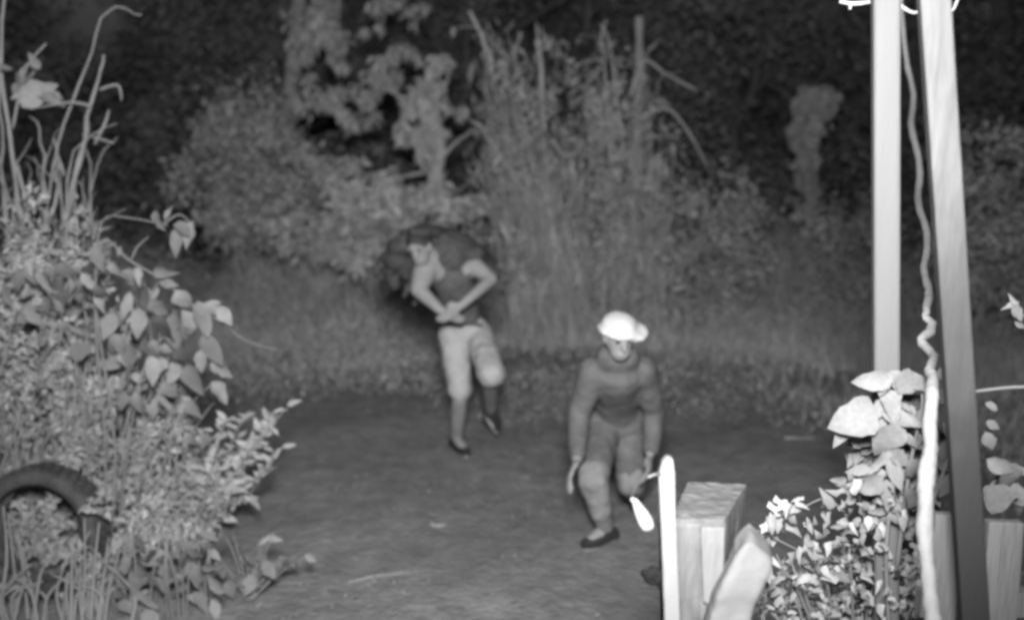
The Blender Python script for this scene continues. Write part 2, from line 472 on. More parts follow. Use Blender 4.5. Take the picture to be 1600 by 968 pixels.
C = np.stack([x, yy, gz(x, yy) + h * rng.uniform(.15, 1, n)], 1)
leaf_cloud('weed_leaf', C, rng.normal(size=(n, 3)) + [0, -.3, -.2], rng.normal(size=(n, 3)) + [0, -.8, .5], rng.uniform(.03, .08, n), rng.uniform(.25, .6, n), M_weed, under)

# ---------------------------------------------------------------- background shrubs and trees
t = thing('slender_tree', P(684, 470, 12.2) * 1, 'slender pale tree with drooping leaves directly behind the runner', 'tree'); 
base = PZ(684, 520, 0); base = Vector((P(684, 300, 12.2).x, 12.2, -.05))
t.location = base; ORIG[t.name] = base.copy()
m = MB()
tp = smooth_path([base] + px_path([(684, 330), (680, 280), (682, 220), (678, 180), (670, 140), (674, 105)], 12.2))
m.tube(tp, np.linspace(.14, .06, len(tp)), 9, wob=.12)
for a, bb in (((680, 250), (745, 200)), ((682, 225), (620, 150)), ((676, 170), (560, 120)), ((676, 165), (705, 95)), ((680, 260), (610, 280))):
    m.tube(wob_path(P(*a, 12.2), P(*bb, 12.0 + rng.normal() * .2), 7, .06), np.linspace(.035, .01, 7), 6)
m.build('trunk', M_palebark, t)
crown('crown', [E(664, 150, 12.0, 26, 40, .2, 220, 10), E(668, 215, 12.0, 30, 40, .2, 260, 10), E(690, 100, 12.0, 18, 24, .15, 70, 5), E(632, 180, 12.0, 16, 30, .15, 70, 5), E(712, 165, 12.0, 12, 20, .1, 35, 3)], .15, M_paleleaf, t, hang=1.3, asp=.4)
crown('side_crown', [E(608, 105, 12.1, 26, 45, .25, 130, 9), E(572, 130, 12.1, 30, 30, .25, 110, 8), E(640, 75, 12.1, 26, 16, .2, 60, 5), E(520, 150, 12.2, 36, 26, .3, 120, 8), E(480, 155, 12.2, 26, 26, .2, 90, 6), E(560, 180, 12.2, 40, 26, .3, 110, 8)], .14, M_treeleaf, t, hang=1.4, asp=.36)
t = thing('overhanging_tree', (-2.5, 12.9, 0), 'tree whose leafy boughs hang into the top of the view left of centre', 'tree')
m = MB(); m.tube(smooth_path([Vector((-2.75, 12.9, -.05)), Vector((-2.85, 12.95, 1.5)), P(470, -20, 12.9), P(520, -160, 12.9)]), np.linspace(.12, .07, 13), 8)
for pts in ([(500, -60), (490, 0), (478, 60), (466, 130)], [(520, -80), (590, -30), (600, 30), (584, 52)], [(520, -90), (530, 0), (520, 90)]):
    m.tube(smooth_path(px_path(pts, 12.6)), np.linspace(.03, .008, 4 * (len(pts) - 1) + 1), 6)
m.build('trunk', M_bark, t)
crown('crown', [E(490, 25, 12.6, 48, 60, .4, 600, 13), E(470, 90, 12.5, 24, 46, .3, 150, 6), E(525, 40, 12.6, 28, 60, .3, 200, 7), E(588, 20, 12.6, 26, 46, .3, 130, 5), E(640, 15, 12.7, 40, 22, .3, 60, 4), E(540, -90, 12.9, 130, 70, .9, 700, 16)], .12, M_treeleaf, t, hang=1.3, asp=.38)
t = thing('rounded_bush', (P(385, 300, 12.6).x, 12.6, 0), 'large rounded dull bush at the left edge of the clearing', 'bush')
m = MB()
for q in range(7):
    a = (t.location.x + rng.normal() * .15, 12.6 + rng.normal() * .1, -.05)
    m.tube(wob_path(a, P(385 + rng.normal() * 55, 170 + rng.uniform(0, 120), 12.6), 7, .15), np.linspace(.035, .01, 7), 6)
m.build('branch', M_bark, t)
crown('crown', [E(395, 215, 12.5, 85, 95, .7, 2600, 40), E(350, 300, 12.3, 90, 90, .7, 1700, 30), E(440, 320, 12.2, 70, 80, .6, 1400, 24)], .09, M_weed, t)
t = thing('pale_leafed_bush', (P(600, 380, 11.4).x, 11.4, 0), 'bush with big pale leaves behind the runner, left of the dry brush', 'bush')
m = MB()
for q in range(9):
    a = (t.location.x + rng.normal() * .25, 11.4 + rng.normal() * .1, -.05)
    m.tube(wob_path(a, P(rng.uniform(460, 780), rng.uniform(230, 320), 11.4), 7, .15), np.linspace(.03, .008, 7), 6)
m.build('branch', M_bark, t)
crown('crown', [E(640, 300, 11.2, 70, 30, .4, 300, 12), E(730, 318, 11.2, 60, 22, .3, 170, 8), E(590, 315, 11.3, 60, 40, .4, 300, 12), E(690, 305, 11.1, 40, 30, .3, 160, 6)], .15, M_paleleaf, t, hang=.9, asp=.5)
crown('low_crown', [E(480, 245, 11.6, 45, 26, .3, 150, 8), E(540, 290, 11.5, 60, 45, .5, 420, 12), E(620, 370, 11.2, 150, 50, .5, 1400, 30), E(520, 350, 11.3, 110, 60, .5, 1100, 24)], .12, M_treeleaf, t, hang=.7)

# dry brush clumps: tall cane-like stems with hanging dead leaves
def brush(t, roots, tops, Y, n, w0, hang_n, mat_s):
    m = MB(); C = []
    for q in range(n):
        a = P(rng.uniform(*roots), 540, Y); a = Vector((a.x, Y + rng.normal() * .2, -.03))
        i = rng.integers(len(tops)); tx, ty, sx = tops[i]
        bb = P(tx + rng.normal() * sx, ty + abs(rng.normal()) * 150, Y + rng.normal() * .25)
        pts = smooth_path([a, (a * .5 + bb * .5) + Vector((rng.normal() * .07, 0, .12)), bb], 4)
        m.tube(pts, np.linspace(w0, w0 * .3, len(pts)), 4, caps=False)
        for s_ in range(hang_n):
            C.append(pts[rng.integers(2, len(pts))] + rng.normal(size=3) * .05)
    m.build('dry_stem', mat_s, t, kind='stuff')
    C = np.array(C); k = len(C)
    leaf_cloud('hanging_leaf', C, rng.normal(size=(k, 3)) * [.4, .4, .4] + np.stack([np.zeros(k), np.zeros(k), rng.choice([-.9, .9], k)], 1), rng.normal(size=(k, 3)) + [0, -1.2, 0], rng.uniform(.08, .30, k), rng.uniform(.06, .16, k), M_dry, t)
def twist(t, xr, yr, Y, n):
    m = MB(); C = []
    for q in range(n):
        y0 = rng.uniform(*yr); x0 = rng.uniform(*xr); a = P(x0, y0, Y + rng.normal() * .2); L = rng.uniform(.15, .5)
        d = np.array([rng.normal() * .8, rng.normal() * .3, rng.normal() * .8]); pts = wob_path(np.array(a) - d * L * .5, np.array(a) + d * L * .5, 6, .12)
        m.tube(pts, np.linspace(.009, .004, 6), 4, caps=False); C += [pts[j] for j in rng.integers(0, 6, 3)]
    m.build('tangled_twig', M_dry, t, kind='stuff')
    C = np.array(C) + rng.normal(size=(len(C), 3)) * .05; k = len(C)
    leaf_cloud('withered_leaf', C, rng.normal(size=(k, 3)) + [0, 0, -.6], rng.normal(size=(k, 3)) + [0, -1, 0], rng.uniform(.04, .13, k), rng.uniform(.3, .6, k), M_treeleaf, t)
t = thing('dry_brush_clump', (P(850, 540, 10.8).x, 10.8, 0), 'tall dry brush clump with spiky tops behind and right of the runner', 'brush')
brush(t, (800, 930), [(762, 70, 12), (788, 40, 8), (842, 60, 8), (810, 130, 34), (780, 180, 30), (870, 150, 34), (905, 170, 25)], 10.8, 190, .009, 4, M_dry)
twist(t, (745, 960), (60, 430), 10.75, 110)
m = MB(); m.tube(smooth_path(px_path([(770, 110), (752, 55), (733, 17)], 10.7)), np.linspace(.022, .016, 9), 6); m.build('dead_stick', M_palebark, t)
m = MB(); m.tube(smooth_path(px_path([(850, 200), (846, 110), (838, 35)], 10.7)), np.linspace(.03, .008, 9), 6); m.build('dead_stick', M_palebark, t)
m = MB(); m.tube(smooth_path(px_path([(752, 195), (775, 235), (820, 300)], 10.6)), np.linspace(.012, .014, 9), 6); m.build('dead_stick', M_palebark, t)
t = thing('creeper_mound', (P(975, 540, 11.0).x, 11.0, 0), 'creeper-smothered mound beside a bare snapped pole, right of the dry brush', 'brush')
m = MB(); m.tube(smooth_path(px_path([(992, 520), (990, 350), (996, 200), (998, 110), (999, 26)], 11.0)), np.linspace(.06, .045, 17), 9, wob=.16); m.build('snapped_pole', M_bark, t)
brush(t, (915, 1050), [(945, 110, 14), (970, 120, 22), (1002, 70, 9), (1012, 160, 20), (1030, 260, 22), (1045, 330, 15)], 11.0, 140, .009, 4, M_dry)
twist(t, (900, 1060), (110, 430), 10.9, 90)
crown('creeper', [E(945, 175, 10.9, 34, 55, .35, 380, 16), E(940, 260, 11.1, 50, 80, .4, 400, 20), E(1010, 260, 11.1, 40, 80, .4, 250, 16), E(975, 420, 11.0, 90, 90, .4, 500, 24)], .075, M_treeleaf, t, hang=1.2, asp=.4)
for pts in ([(985, 150), (1005, 95), (1040, 115), (1090, 142)], [(990, 190), (1040, 170), (1075, 205), (1106, 262)], [(955, 260), (945, 110), (940, 60), (948, 30)], [(975, 250), (960, 120), (950, 60), (938, 38)], [(1005, 300), (1030, 240), (1026, 350)], [(960, 380), (975, 320), (988, 300)]):
    pp = smooth_path(px_path(pts, 10.9)); m = MB(); m.tube(pp, np.linspace(.016, .008, len(pp)), 6); m.build('dead_stick', M_palebark, t)

# broken trunk standing in the dark on the right
base = Vector((P(1272, 300, 13.2).x, 13.2, -.05))
t = thing('broken_trunk', base, 'pale broken tree trunk with knotty lumpy top standing in the dark right of the clearing', 'tree trunk')
m = MB()
pts = smooth_path([base] + px_path([(1268, 420), (1270, 330), (1262, 250), (1264, 210), (1272, 170), (1274, 138)], 13.2), 4)
rr = np.interp(np.linspace(0, 1, len(pts)), [0, .4, .6, .72, .85, 1], [.09, .10, .15, .12, .2, .24])
m.tube(pts, rr, 14, wob=.07)
m.ell(P(1250, 168, 13.1), (.12, .1, .2)); m.ell(P(1297, 160, 13.1), (.1, .1, .2)); m.ell(P(1258, 275, 13.05), (.14, .12, .2)); m.ell(P(1246, 205, 13.1), (.09, .1, .28))
o = m.build('trunk', M_bark, t)
r = o.modifiers.new('remesh', 'REMESH'); r.mode = 'VOXEL'; r.voxel_size = .035
rough(o, .26, .16)
for px, py, r in ((1262, 190, (.035, .04, .06)), (1296, 166, (.03, .04, .035)), (1272, 232, (.09, .04, .025))):
    m = MB(); m.ell(P(px, py, 12.97), r); rough(m.build('knot', M_dimbark, t), .05, .05)
crown('creeper', [E(1272, 175, 13.0, 30, 36, .22, 260, 12), E(1262, 260, 13.0, 22, 50, .2, 220, 9), E(1266, 350, 13.1, 40, 60, .25, 300, 10)], .075, M_weed, t, hang=1.0)

# right hand background shrubs
for px, py, Y, rx, ry, lab in ((1120, 360, 12.0, 90, 90, 'low dim bush between the creeper mound and the broken trunk'), (1330, 400, 11.8, 80, 110, 'low dim bush at the foot of the broken trunk, left of the white pole'), (1560, 320, 10.4, 90, 170, 'tall dim bush at the right edge behind the leaning beam')):
    t = thing('dim_bush', (P(px, py, Y).x, Y, 0), lab, 'bush', 'dim bushes on the right of the clearing')
    m = MB()
    for q in range(6):
        a = (t.location.x + rng.normal() * .15, Y, -.05)
        m.tube(wob_path(a, P(px + rng.normal() * rx * .5, py - ry * rng.uniform(0, .8), Y), 6, .12), np.linspace(.03, .008, 6), 6)
    m.build('branch', M_bark, t)
    crown('crown', [E(px, py, Y, rx, ry, .6, 2000, 36), E(px, py + 90, Y - .2, rx * 1.2, ry * .8, .6, 1400, 28)], .085, M_weed, t)

# ---------------------------------------------------------------- near leaves as single pieces
def leaf_mesh(name, mat_, shape='ovate', curl=.12, k=8, seed=0):
    g = np.random.default_rng(seed + 11)
    t = np.linspace(0, 1, k)
    if shape == 'ovate': w = .34 * np.sin(np.pi * t ** .75) ** .9
    elif shape == 'round': w = .5 * np.sin(np.pi * t ** .62) ** .62
    else: w = .24 * np.sin(np.pi * t ** .8)
    w = w * g.uniform(.75, 1.1)
    w[0] = .015; w[-1] = 0.004
    bend = g.normal() * .10
    mid = np.stack([bend * t ** 2, t, -curl * t ** 2], 1)
    wl = w * g.uniform(.86, 1.12, k); wr = w * g.uniform(.86, 1.12, k)
    cup = g.uniform(.1, .55); wave = .05 * np.sin(t * g.uniform(7, 12) + g.uniform(0, 6))
    L = mid + np.stack([-wl, -.04 * np.sin(np.pi * t), cup * wl + wave * np.sin(np.pi * t)], 1); R = mid + np.stack([wr, -.04 * np.sin(np.pi * t), cup * wr - wave * np.sin(np.pi * t)], 1)
    V = np.concatenate([L, mid, R])
    i = np.arange(k - 1)
    Q = np.concatenate([np.stack([i, k + i, k + i + 1, i + 1], 1), np.stack([k + i, 2 * k + i, 2 * k + i + 1, k + i + 1], 1)])
    return mesh_np(name, V, [Q], mat_)
def star_mesh(name, mat_, lobes=5, seed=0):
    g = np.random.default_rng(seed + 5)
    V = [[0, 0, 0], [0, .38, .05]]
    angs = np.linspace(-2.2, 2.2, 2 * lobes - 1)
    for j, a in enumerate(angs):
        r = (.6 * g.uniform(.75, 1.1) if j % 2 == 0 else .36 * g.uniform(.8, 1.15)) * (1 - .14 * abs(a)); a += g.normal() * .08
        V.append([r * math.sin(a) * .8, .38 + r * math.cos(a), (-.16 * g.uniform(.2, 1.6) if j % 2 == 0 else .03)])
    T = [[1, 2 + j + 1, 2 + j] for j in range(len(angs) - 1)] + [[1, 2, 0], [1, 0, len(V) - 1]]
    return mesh_np(name, np.array(V), [np.array(T)], mat_)
LEAF_OV = [leaf_mesh('leaf', M_bigleaf, 'ovate', c, seed=i) for i, c in enumerate((.05, .18, .32, .45, .1, .25, -.1))]
LEAF_RD = [leaf_mesh('leaf', M_vineleaf, 'round', c, seed=20 + i) for i, c in enumerate((.05, .2, .3))]
LEAF_OVV = [leaf_mesh('leaf', M_vineleaf, 'ovate', c, seed=30 + i) for i, c in enumerate((.1, .25, .4, .0))]
LEAF_NW = [leaf_mesh('leaf', M_shrubleaf, 'narrow', c, 5, seed=40 + i) for i, c in enumerate((.1, .3, .2))]
LEAF_ST = [star_mesh('leaf', M_ivyleaf, q, i) for i, q in enumerate((3, 4, 5, 3, 5))]
def put_leaf(parent, meshes, pos, d, nrm, size, name='leaf'):
    o = place(name, meshes[random.randrange(len(meshes))], parent)
    d = Vector(d).normalized(); w = d.cross(Vector(nrm)).normalized(); n_ = w.cross(d)
    R = Matrix((w, d, n_)).transposed().to_4x4()
    o.matrix_local = Matrix.Translation(Vector(pos) - ORIG[parent.name]) @ R @ Matrix.Diagonal((size * random.uniform(.55, 1.1), size, size * random.uniform(.4, 1.8), 1))
    return o
def px_leaf(parent, meshes, px, py, Y, length, ang, tilt=.5, name='leaf'):
    """ang: direction the tip points in the picture plane, 0 = down, 90 = right"""
    s = Y / F * 1.01; a = RAD(ang)
    d = Vector((math.sin(a), rng.normal() * .25, -math.cos(a)))
    nrm = Vector((rng.normal() * tilt, -1, .3 + rng.normal() * tilt))
    c = P(px, py, Y); L = length * s
    return put_leaf(parent, meshes, c - d.normalized() * L * .5, d, nrm, L, name)

# ---------------------------------------------------------------- left: reeds, shrub, tyre
YR = 5.75
t = thing('reed_clump', (P(80, 826, YR).x, YR, 0), 'tall dry reed stalks rising along the left edge of the picture', 'reeds')
stalks = [([(105, 826), (100, 600), (100, 400), (125, 250), (150, 140), (164, 85)], .030, .008),
          ([(70, 826), (60, 560), (62, 380), (95, 225), (135, 105), (172, 14), (216, 24)], .013, .005),
          ([(40, 826), (55, 560), (40, 400), (22, 280), (5, 110), (10, -20)], .028, .010),
          ([(20, 826), (40, 600), (70, 470), (45, 330), (22, 250)], .022, .012),
          ([(90, 826), (80, 600), (70, 420), (85, 290), (90, 240), (82, 215)], .02, .008),
          ([(60, 826), (60, 600), (85, 440), (68, 330), (66, 220), (50, 180)], .016, .006),
          ([(118, 826), (120, 500), (110, 330), (126, 240), (140, 170)], .018, .008),
          ([(10, 826), (15, 500), (10, 300), (2, 170), (-10, 60)], .018, .006)]
for pts, r0, r1 in stalks:
    pp = smooth_path(px_path([(a + rng.normal() * 3, b_, rng.normal() * .05) for a, b_ in pts], YR)); pp = pp + rng.normal(size=pp.shape) * .006
    m = MB(); m.tube(pp, np.linspace(r0, r1, len(pp)) * .72, 7, wob=.15); m.build('stalk', M_reed, t)
for pts in ([(156, 140), (184, 133), (190, 157)], [(148, 225), (165, 190), (170, 172)], [(146, 215), (160, 218), (178, 224)], [(140, 165), (110, 160), (60, 168)], [(20, 200), (40, 110), (72, 68)], [(88, 240), (97, 262), (100, 275)]):
    pp = smooth_path(px_path(pts, YR - .05)); m = MB(); m.tube(pp, np.linspace(.009, .004, len(pp)), 6); m.build('side_shoot', M_reed, t)
for px, py, L, a in ((58, 152, 56, 88), (38, 152, 40, 100), (75, 155, 34, 70), (30, 125, 36, 200), (40, 108, 30, 150), (52, 96, 28, 215), (26, 135, 30, 160), (5, 105, 26, 90), (45, 120, 26, 120), (88, 150, 20, 60)):
    px_leaf(t, LEAF_OV, px, py, YR - .06, L, a)
n = 60
for q in range(70):
    px = rng.uniform(-20, 150); h0 = rng.uniform(190, 480)
    pp = smooth_path(px_path([(px + rng.normal() * 15, 826), (px, 640), (px + rng.normal() * 12, h0 + 90), (px + rng.normal() * 30, h0)], YR + rng.normal() * .15))
    m = MB(); m.tube(pp + rng.normal(size=pp.shape) * .008, np.linspace(.010, .002, len(pp)), 5, flat=.35); m.build('blade', M_reed, t)

for q in range(60):
    px = rng.uniform(-30, 300); py = rng.uniform(520, 800); L = rng.uniform(70, 190); sw = rng.normal() * 28
    pp = smooth_path(px_path([(px, py + L * .5), (px + sw * .3, py), (px + sw, py - L * .5)], 5.2 + rng.normal() * .1)); m = MB(); m.tube(pp + rng.normal(size=pp.shape) * .006, np.linspace(.007, .0015, len(pp)), 5, flat=.4); m.build('blade', M_reed, t)

t = thing('small_leafed_shrub', (P(120, 900, 5.5).x, 5.5, 0), 'dense bushy shrub of small leaves filling the left side behind the tyre', 'shrub')
m = MB()
for q in range(14):
    a = (t.location.x + rng.normal() * .2, 5.5 + rng.normal() * .12, -.05)
    m.tube(wob_path(a, P(rng.uniform(-20, 280), rng.uniform(380, 700), 5.5), 8, .12), np.linspace(.018, .005, 8), 6)
m.build('branch', M_stem, t)
crown('crown', [E(30, 450, 5.4, 80, 90, .25, 700, 30), E(130, 420, 5.4, 50, 80, .2, 300, 20), E(70, 350, 5.5, 80, 60, .2, 160, 14), E(50, 520, 5.3, 90, 110, .3, 1700, 40), E(130, 560, 5.5, 110, 130, .3, 2200, 40), E(30, 640, 5.6, 110, 110, .3, 1700, 34), E(190, 690, 5.3, 90, 110, .28, 1900, 34), E(250, 640, 5.4, 60, 70, .2, 600, 16),
               E(250, 800, 5.1, 70, 110, .25, 1300, 26), E(200, 900, 4.9, 90, 80, .25, 1200, 26), E(90, 790, 5.4, 120, 110, .2, 1600, 30)], .055, M_shrubleaf, t, hang=.3, cs=.24)

YS = 5.0
t = thing('broad_leafed_shrub', (P(170, 890, YS).x, YS, 0), 'shrub with large drooping leaves and bare twigs reaching over the clearing on the left', 'shrub')
branches = [[(160, 885), (165, 700), (150, 520), (150, 420), (160, 345), (200, 340), (262, 352)], [(170, 885), (180, 700), (150, 480), (160, 375), (200, 405), (250, 435), (300, 475), (340, 500), (385, 532), (432, 546)],
            [(180, 885), (200, 700), (230, 560), (290, 500), (330, 490)], [(190, 885), (230, 720), (290, 640), (330, 600)], [(150, 885), (130, 640), (100, 500), (60, 440)], [(250, 435), (240, 452), (225, 470)], [(205, 405), (215, 385), (232, 370)], [(255, 350), (280, 335), (296, 350), (290, 372)]]
for pts in branches:
    pp = smooth_path(px_path([(a, b_, rng.normal() * .03) for a, b_ in pts], YS)); m = MB(); m.tube(pp, np.linspace(.007 if len(pts) > 4 else .005, .003, len(pp)), 6); m.build('branch', M_stem, t)
hero = [(250, 345, 36, 20), (262, 332, 30, 160), (276, 380, 46, 5), (298, 368, 46, -10), (288, 360, 36, 60), (182, 424, 34, 15), (214, 430, 28, 0), (227, 468, 42, 10), (255, 428, 34, 60), (262, 442, 30, 80),
        (325, 480, 44, -70), (316, 500, 62, 15), (340, 490, 40, 10), (352, 492, 38, 30), (332, 548, 60, 35), (348, 575, 44, 45), (345, 612, 44, 40), (300, 595, 56, 15), (285, 560, 48, -10), (272, 520, 66, 0), (255, 515, 56, -15), (292, 512, 60, 10),
        (215, 632, 48, 5), (193, 628, 36, -5), (170, 510, 46, -20), (180, 540, 44, 15), (205, 560, 52, -5), (240, 580, 50, 10), (232, 545, 46, 20), (198, 480, 50, -10), (160, 470, 44, 10), (150, 405, 44, 0), (140, 440, 36, 30), (120, 455, 40, -30), (250, 480, 44, 30), (285, 470, 40, 20), (218, 505, 50, 0),
        (40, 490, 40, -20), (52, 495, 40, 30), (95, 450, 44, 0), (70, 440, 44, 30), (30, 440, 40, 0), (100, 520, 44, -20), (315, 565, 40, 0), (262, 612, 40, 15), (245, 640, 36, -10), (300, 640, 36, 30), (320, 690, 34, -20), (302, 690, 30, 20)]
for px, py, L, a in hero: px_leaf(t, LEAF_OV, px, py, YS - .08 + rng.normal() * .04, L, a)
for q in range(70):
    u = rng.normal(size=2)
    px, py = (215 + u[0] * 60, 530 + u[1] * 62) if q < 42 else (80 + u[0] * 55, 470 + u[1] * 60)
    if py < 400 + max(0, px - 150) * .55: continue
    px_leaf(t, LEAF_OV, px, py, YS + .06 + rng.normal() * .12, rng.uniform(20, 44), rng.normal() * 45, .9)

# leafy sprig shrub on the shrub's right foot
YQ = 5.2
t = thing('sprig_shrub', (P(310, 860, YQ).x, YQ, 0), 'low shrub with upright leafy sprigs leaning right over the path edge', 'shrub')
for tip in ((445, 640), (420, 660), (436, 700), (380, 650), (352, 655), (330, 680), (410, 735), (365, 760), (300, 700), (395, 690)):
    pp = smooth_path(px_path([(300, 860), (300 + (tip[0] - 300) * .35, 780), (300 + (tip[0] - 300) * .75, tip[1] + 45), tip], YQ + rng.normal() * .08))
    m = MB(); m.tube(pp, np.linspace(.008, .003, len(pp)), 6); m.build('stem', M_stem, t)
    for q in range(5, len(pp)):
        for s_ in (-1, 1):
            d = Vector((s_ * .8 + rng.normal() * .3, rng.normal() * .3, .5 + rng.normal() * .4)); put_leaf(t, LEAF_NW, pp[q] + rng.normal(size=3) * .01, d, (rng.normal() * .7, -.6, .8), rng.uniform(.05, .10))
crown('inner_foliage', [E(330, 730, 5.25, 60, 55, .2, 500, 14), E(290, 790, 5.2, 60, 60, .2, 450, 12)], .055, M_shrubleaf, t)

# low weed in front of the path
YW = 4.55
t = thing('round_leafed_weed', (P(390, 935, YW).x, YW, 0), 'low weed with round pale leaves at the bottom beside the path', 'weed')
wl = [(345, 890, 36, 10), (365, 850, 34, -40), (385, 880, 36, 20), (402, 905, 44, 0), (420, 890, 36, 30), (428, 842, 30, 80), (412, 848, 26, -60), (440, 878, 24, -10), (463, 880, 34, 0), (486, 872, 24, 50), (448, 880, 26, -30), (392, 912, 38, -20), (375, 905, 34, -10), (360, 920, 30, 30), (350, 840, 26, 30), (410, 870, 30, 0)]
for px, py, L, a in wl:
    px_leaf(t, LEAF_OV, px, py, YW + rng.normal() * .04, L, a)
    pp = smooth_path(px_path([(390 + rng.normal() * 8, 938), ((390 + px) / 2, (940 + py) / 2 - 12), (px, py - L * .4)], YW + .02)); m = MB(); m.tube(pp, np.linspace(.005, .003, len(pp)), 5); m.build('stem', M_stem, t)
t = thing('leafy_ground_weed', (P(270, 950, 4.4).x, 4.4, 0), 'cluster of soft broad weed leaves at the bottom left', 'weed')
for q in range(60):
    px = rng.uniform(180, 340); py = rng.uniform(830, 975)
    px_leaf(t, LEAF_OV, px, py, 4.45 + rng.normal() * .08, rng.uniform(28, 48), rng.normal() * 60, .7)
m = MB()
for q in range(14):
    px = rng.uniform(190, 330); m.tube(smooth_path([P(px + rng.normal() * 10, 985, 4.45), P(px, 900, 4.47), P(px + rng.normal() * 15, 830, 4.5)]), .005, 5)
m.build('stem', M_stem, t)

# tyre leaning among the grass
TY = 4.85
tc_ = P(66, 828, TY)
t = thing('old_tyre', (tc_.x, TY, 0), 'old black tyre leaning upright in the grass at the lower left corner', 'tyre')
lean = Euler((RAD(-6), 0, RAD(-5))).to_matrix()
def ring(prof, n=48):
    V = []; k = len(prof)
    for i in range(n):
        a = 2 * math.pi * i / n
        for r, w in prof:
            V.append(Vector(tc_) + lean @ Vector((r * math.cos(a), w, r * math.sin(a))))
    Q = [[i * k + j, ((i + 1) % n) * k + j, ((i + 1) % n) * k + (j + 1) % k, i * k + (j + 1) % k] for i in range(n) for j in range(k)]
    return np.array([list(v) for v in V]), Q
R0 = .32
m = MB(); m.add(*ring([(R0, -.07), (R0 * .97, -.085), (R0 * .86, -.095), (R0 * .79, -.085), (R0 * .75, -.07), (R0 * .76, -.05), (R0 * .84, -.06), (R0 * .93, -.05), (R0 * .93, .05), (R0 * .84, .06), (R0 * .76, .05), (R0 * .75, .07), (R0 * .79, .085), (R0 * .86, .095), (R0 * .97, .085), (R0, .07)]))
m.build('casing', M_rubber, t)
m = MB()
for i in range(44):
    a = 2 * math.pi * i / 44
    for w in (-.045, .0, .045):
        c = Vector((R0 * 1.004 * math.cos(a + w), w, R0 * 1.004 * math.sin(a + w)))
        er = Vector((math.cos(a), 0, math.sin(a))); et = Vector((-math.sin(a), 0, math.cos(a)))
        rg = lambda rr: [Vector(tc_) + lean @ (c + er * rr + et * s1 * .016 + Vector((0, s2 * .018, 0))) for s1, s2 in ((-1, -1), (1, -1), (1, 1), (-1, 1))]
        m.prism(rg(.008), rg(-.01))
m.build('tread', M_rubber, t, smooth=False)

crown('caught_leaf', [E(66, 835, 5.0, 70, 70, .05, 900, 26), E(10, 910, 4.62, 50, 30, .05, 60, 5), E(130, 890, 4.62, 40, 50, .05, 110, 7), E(150, 790, 4.65, 20, 30, .04, 40, 4)], .05, M_shrubleaf, t)
t = thing('coarse_grass_tuft', (P(60, 960, 4.5).x, 4.5, 0), 'coarse long grass blades in front of the old tyre', 'grass')
gb = [[(-10, 985), (10, 880), (5, 790)], [(30, 985), (22, 890), (12, 800)], [(45, 985), (35, 880), (22, 830)], [(50, 975), (62, 900), (72, 880)], [(110, 985), (112, 900), (112, 855)], [(95, 985), (108, 900), (140, 830)], [(130, 985), (120, 900), (116, 860)], [(140, 985), (148, 880), (155, 815)], [(125, 985), (132, 900), (132, 810)], [(60, 985), (45, 900), (25, 825)], [(150, 985), (162, 900), (168, 850)]]
for q in range(26):
    px = rng.uniform(-20, 200); gb.append([(px, 990), (px + rng.normal() * 10, 930), (px + rng.normal() * 22, rng.uniform(850, 930))])
for pts in gb:
    pp = smooth_path(px_path(pts, 4.5 + rng.normal() * .04)); m = MB(); m.tube(pp, np.linspace(.012, .003, len(pp)), 6, flat=.3); m.build('blade', M_reed, t)

# ---------------------------------------------------------------- ground finds
def stick(a, b_, r, name, label):
    p0, p1 = G(*a), G(*b_); p0.z += r * .6; p1.z += r * .8
    o = None; m = MB(); m.tube(wob_path(p0, p1, 7, .015), np.linspace(r, r * .6, 7), 7); o = m.build(name, M_bark)
    return tag(o, label, 'stick')
stick((545, 916), (652, 903), .006, 'fallen_stick', 'long thin pale stick lying on the bare ground at the bottom')
stick((672, 819), (699, 819), .012, 'fallen_stick', 'short bright stick on the ground in the middle of the path')
stick((1015, 657), (1024, 663), .02, 'fallen_stick', 'tiny pale chip lying on the ground right of the second runner')
stick((1225, 690), (1275, 688), .012, 'fallen_stick', 'pale stick on the dark ground left of the big vine leaves')

# ---------------------------------------------------------------- people
def remesh(o, v=.013, it=5):
    r = o.modifiers.new('remesh', 'REMESH'); r.mode = 'VOXEL'; r.voxel_size = v; r.use_smooth_shade = True
    s_ = o.modifiers.new('smooth', 'SMOOTH'); s_.factor = .5; s_.iterations = it
    return o
def limb(m, pts):
    """pts: (point, radius) chain"""
    for (a, ra), (b_, rb) in zip(pts[:-1], pts[1:]): m.capsule(a, b_, ra, rb)
def hand(m, wrist, knuckles, palm_n, curl, side=1, s_=1.0):
    wrist = Vector(wrist); k = Vector(knuckles); d = (k - wrist).normalized(); n_ = Vector(palm_n).normalized(); w = d.cross(n_).normalized()
    for j, f in enumerate((-1.4, -.5, .4, 1.3)):
        root = k + w * f * .019 * s_
        m.capsule(wrist + w * f * .010 * s_, root, .014 * s_, .012 * s_, 8)
        L = (.034, .04, .038, .03)[j] * s_; a = d.copy(); p = root
        for q in range(3):
            a = (a + n_ * curl).normalized(); p2 = p + a * L * (1, .75, .6)[q]
            m.capsule(p, p2, .0095 * s_, .0085 * s_, 8); p = p2
    th = wrist + d * .025 * s_ + w * side * .02 * s_
    p2 = th + (d * .5 + w * side * .8).normalized() * .045 * s_; m.capsule(th, p2, .013 * s_, .011 * s_, 8)
    m.capsule(p2, p2 + (d + n_ * curl * .6).normalized() * .035 * s_, .011 * s_, .009 * s_, 8)
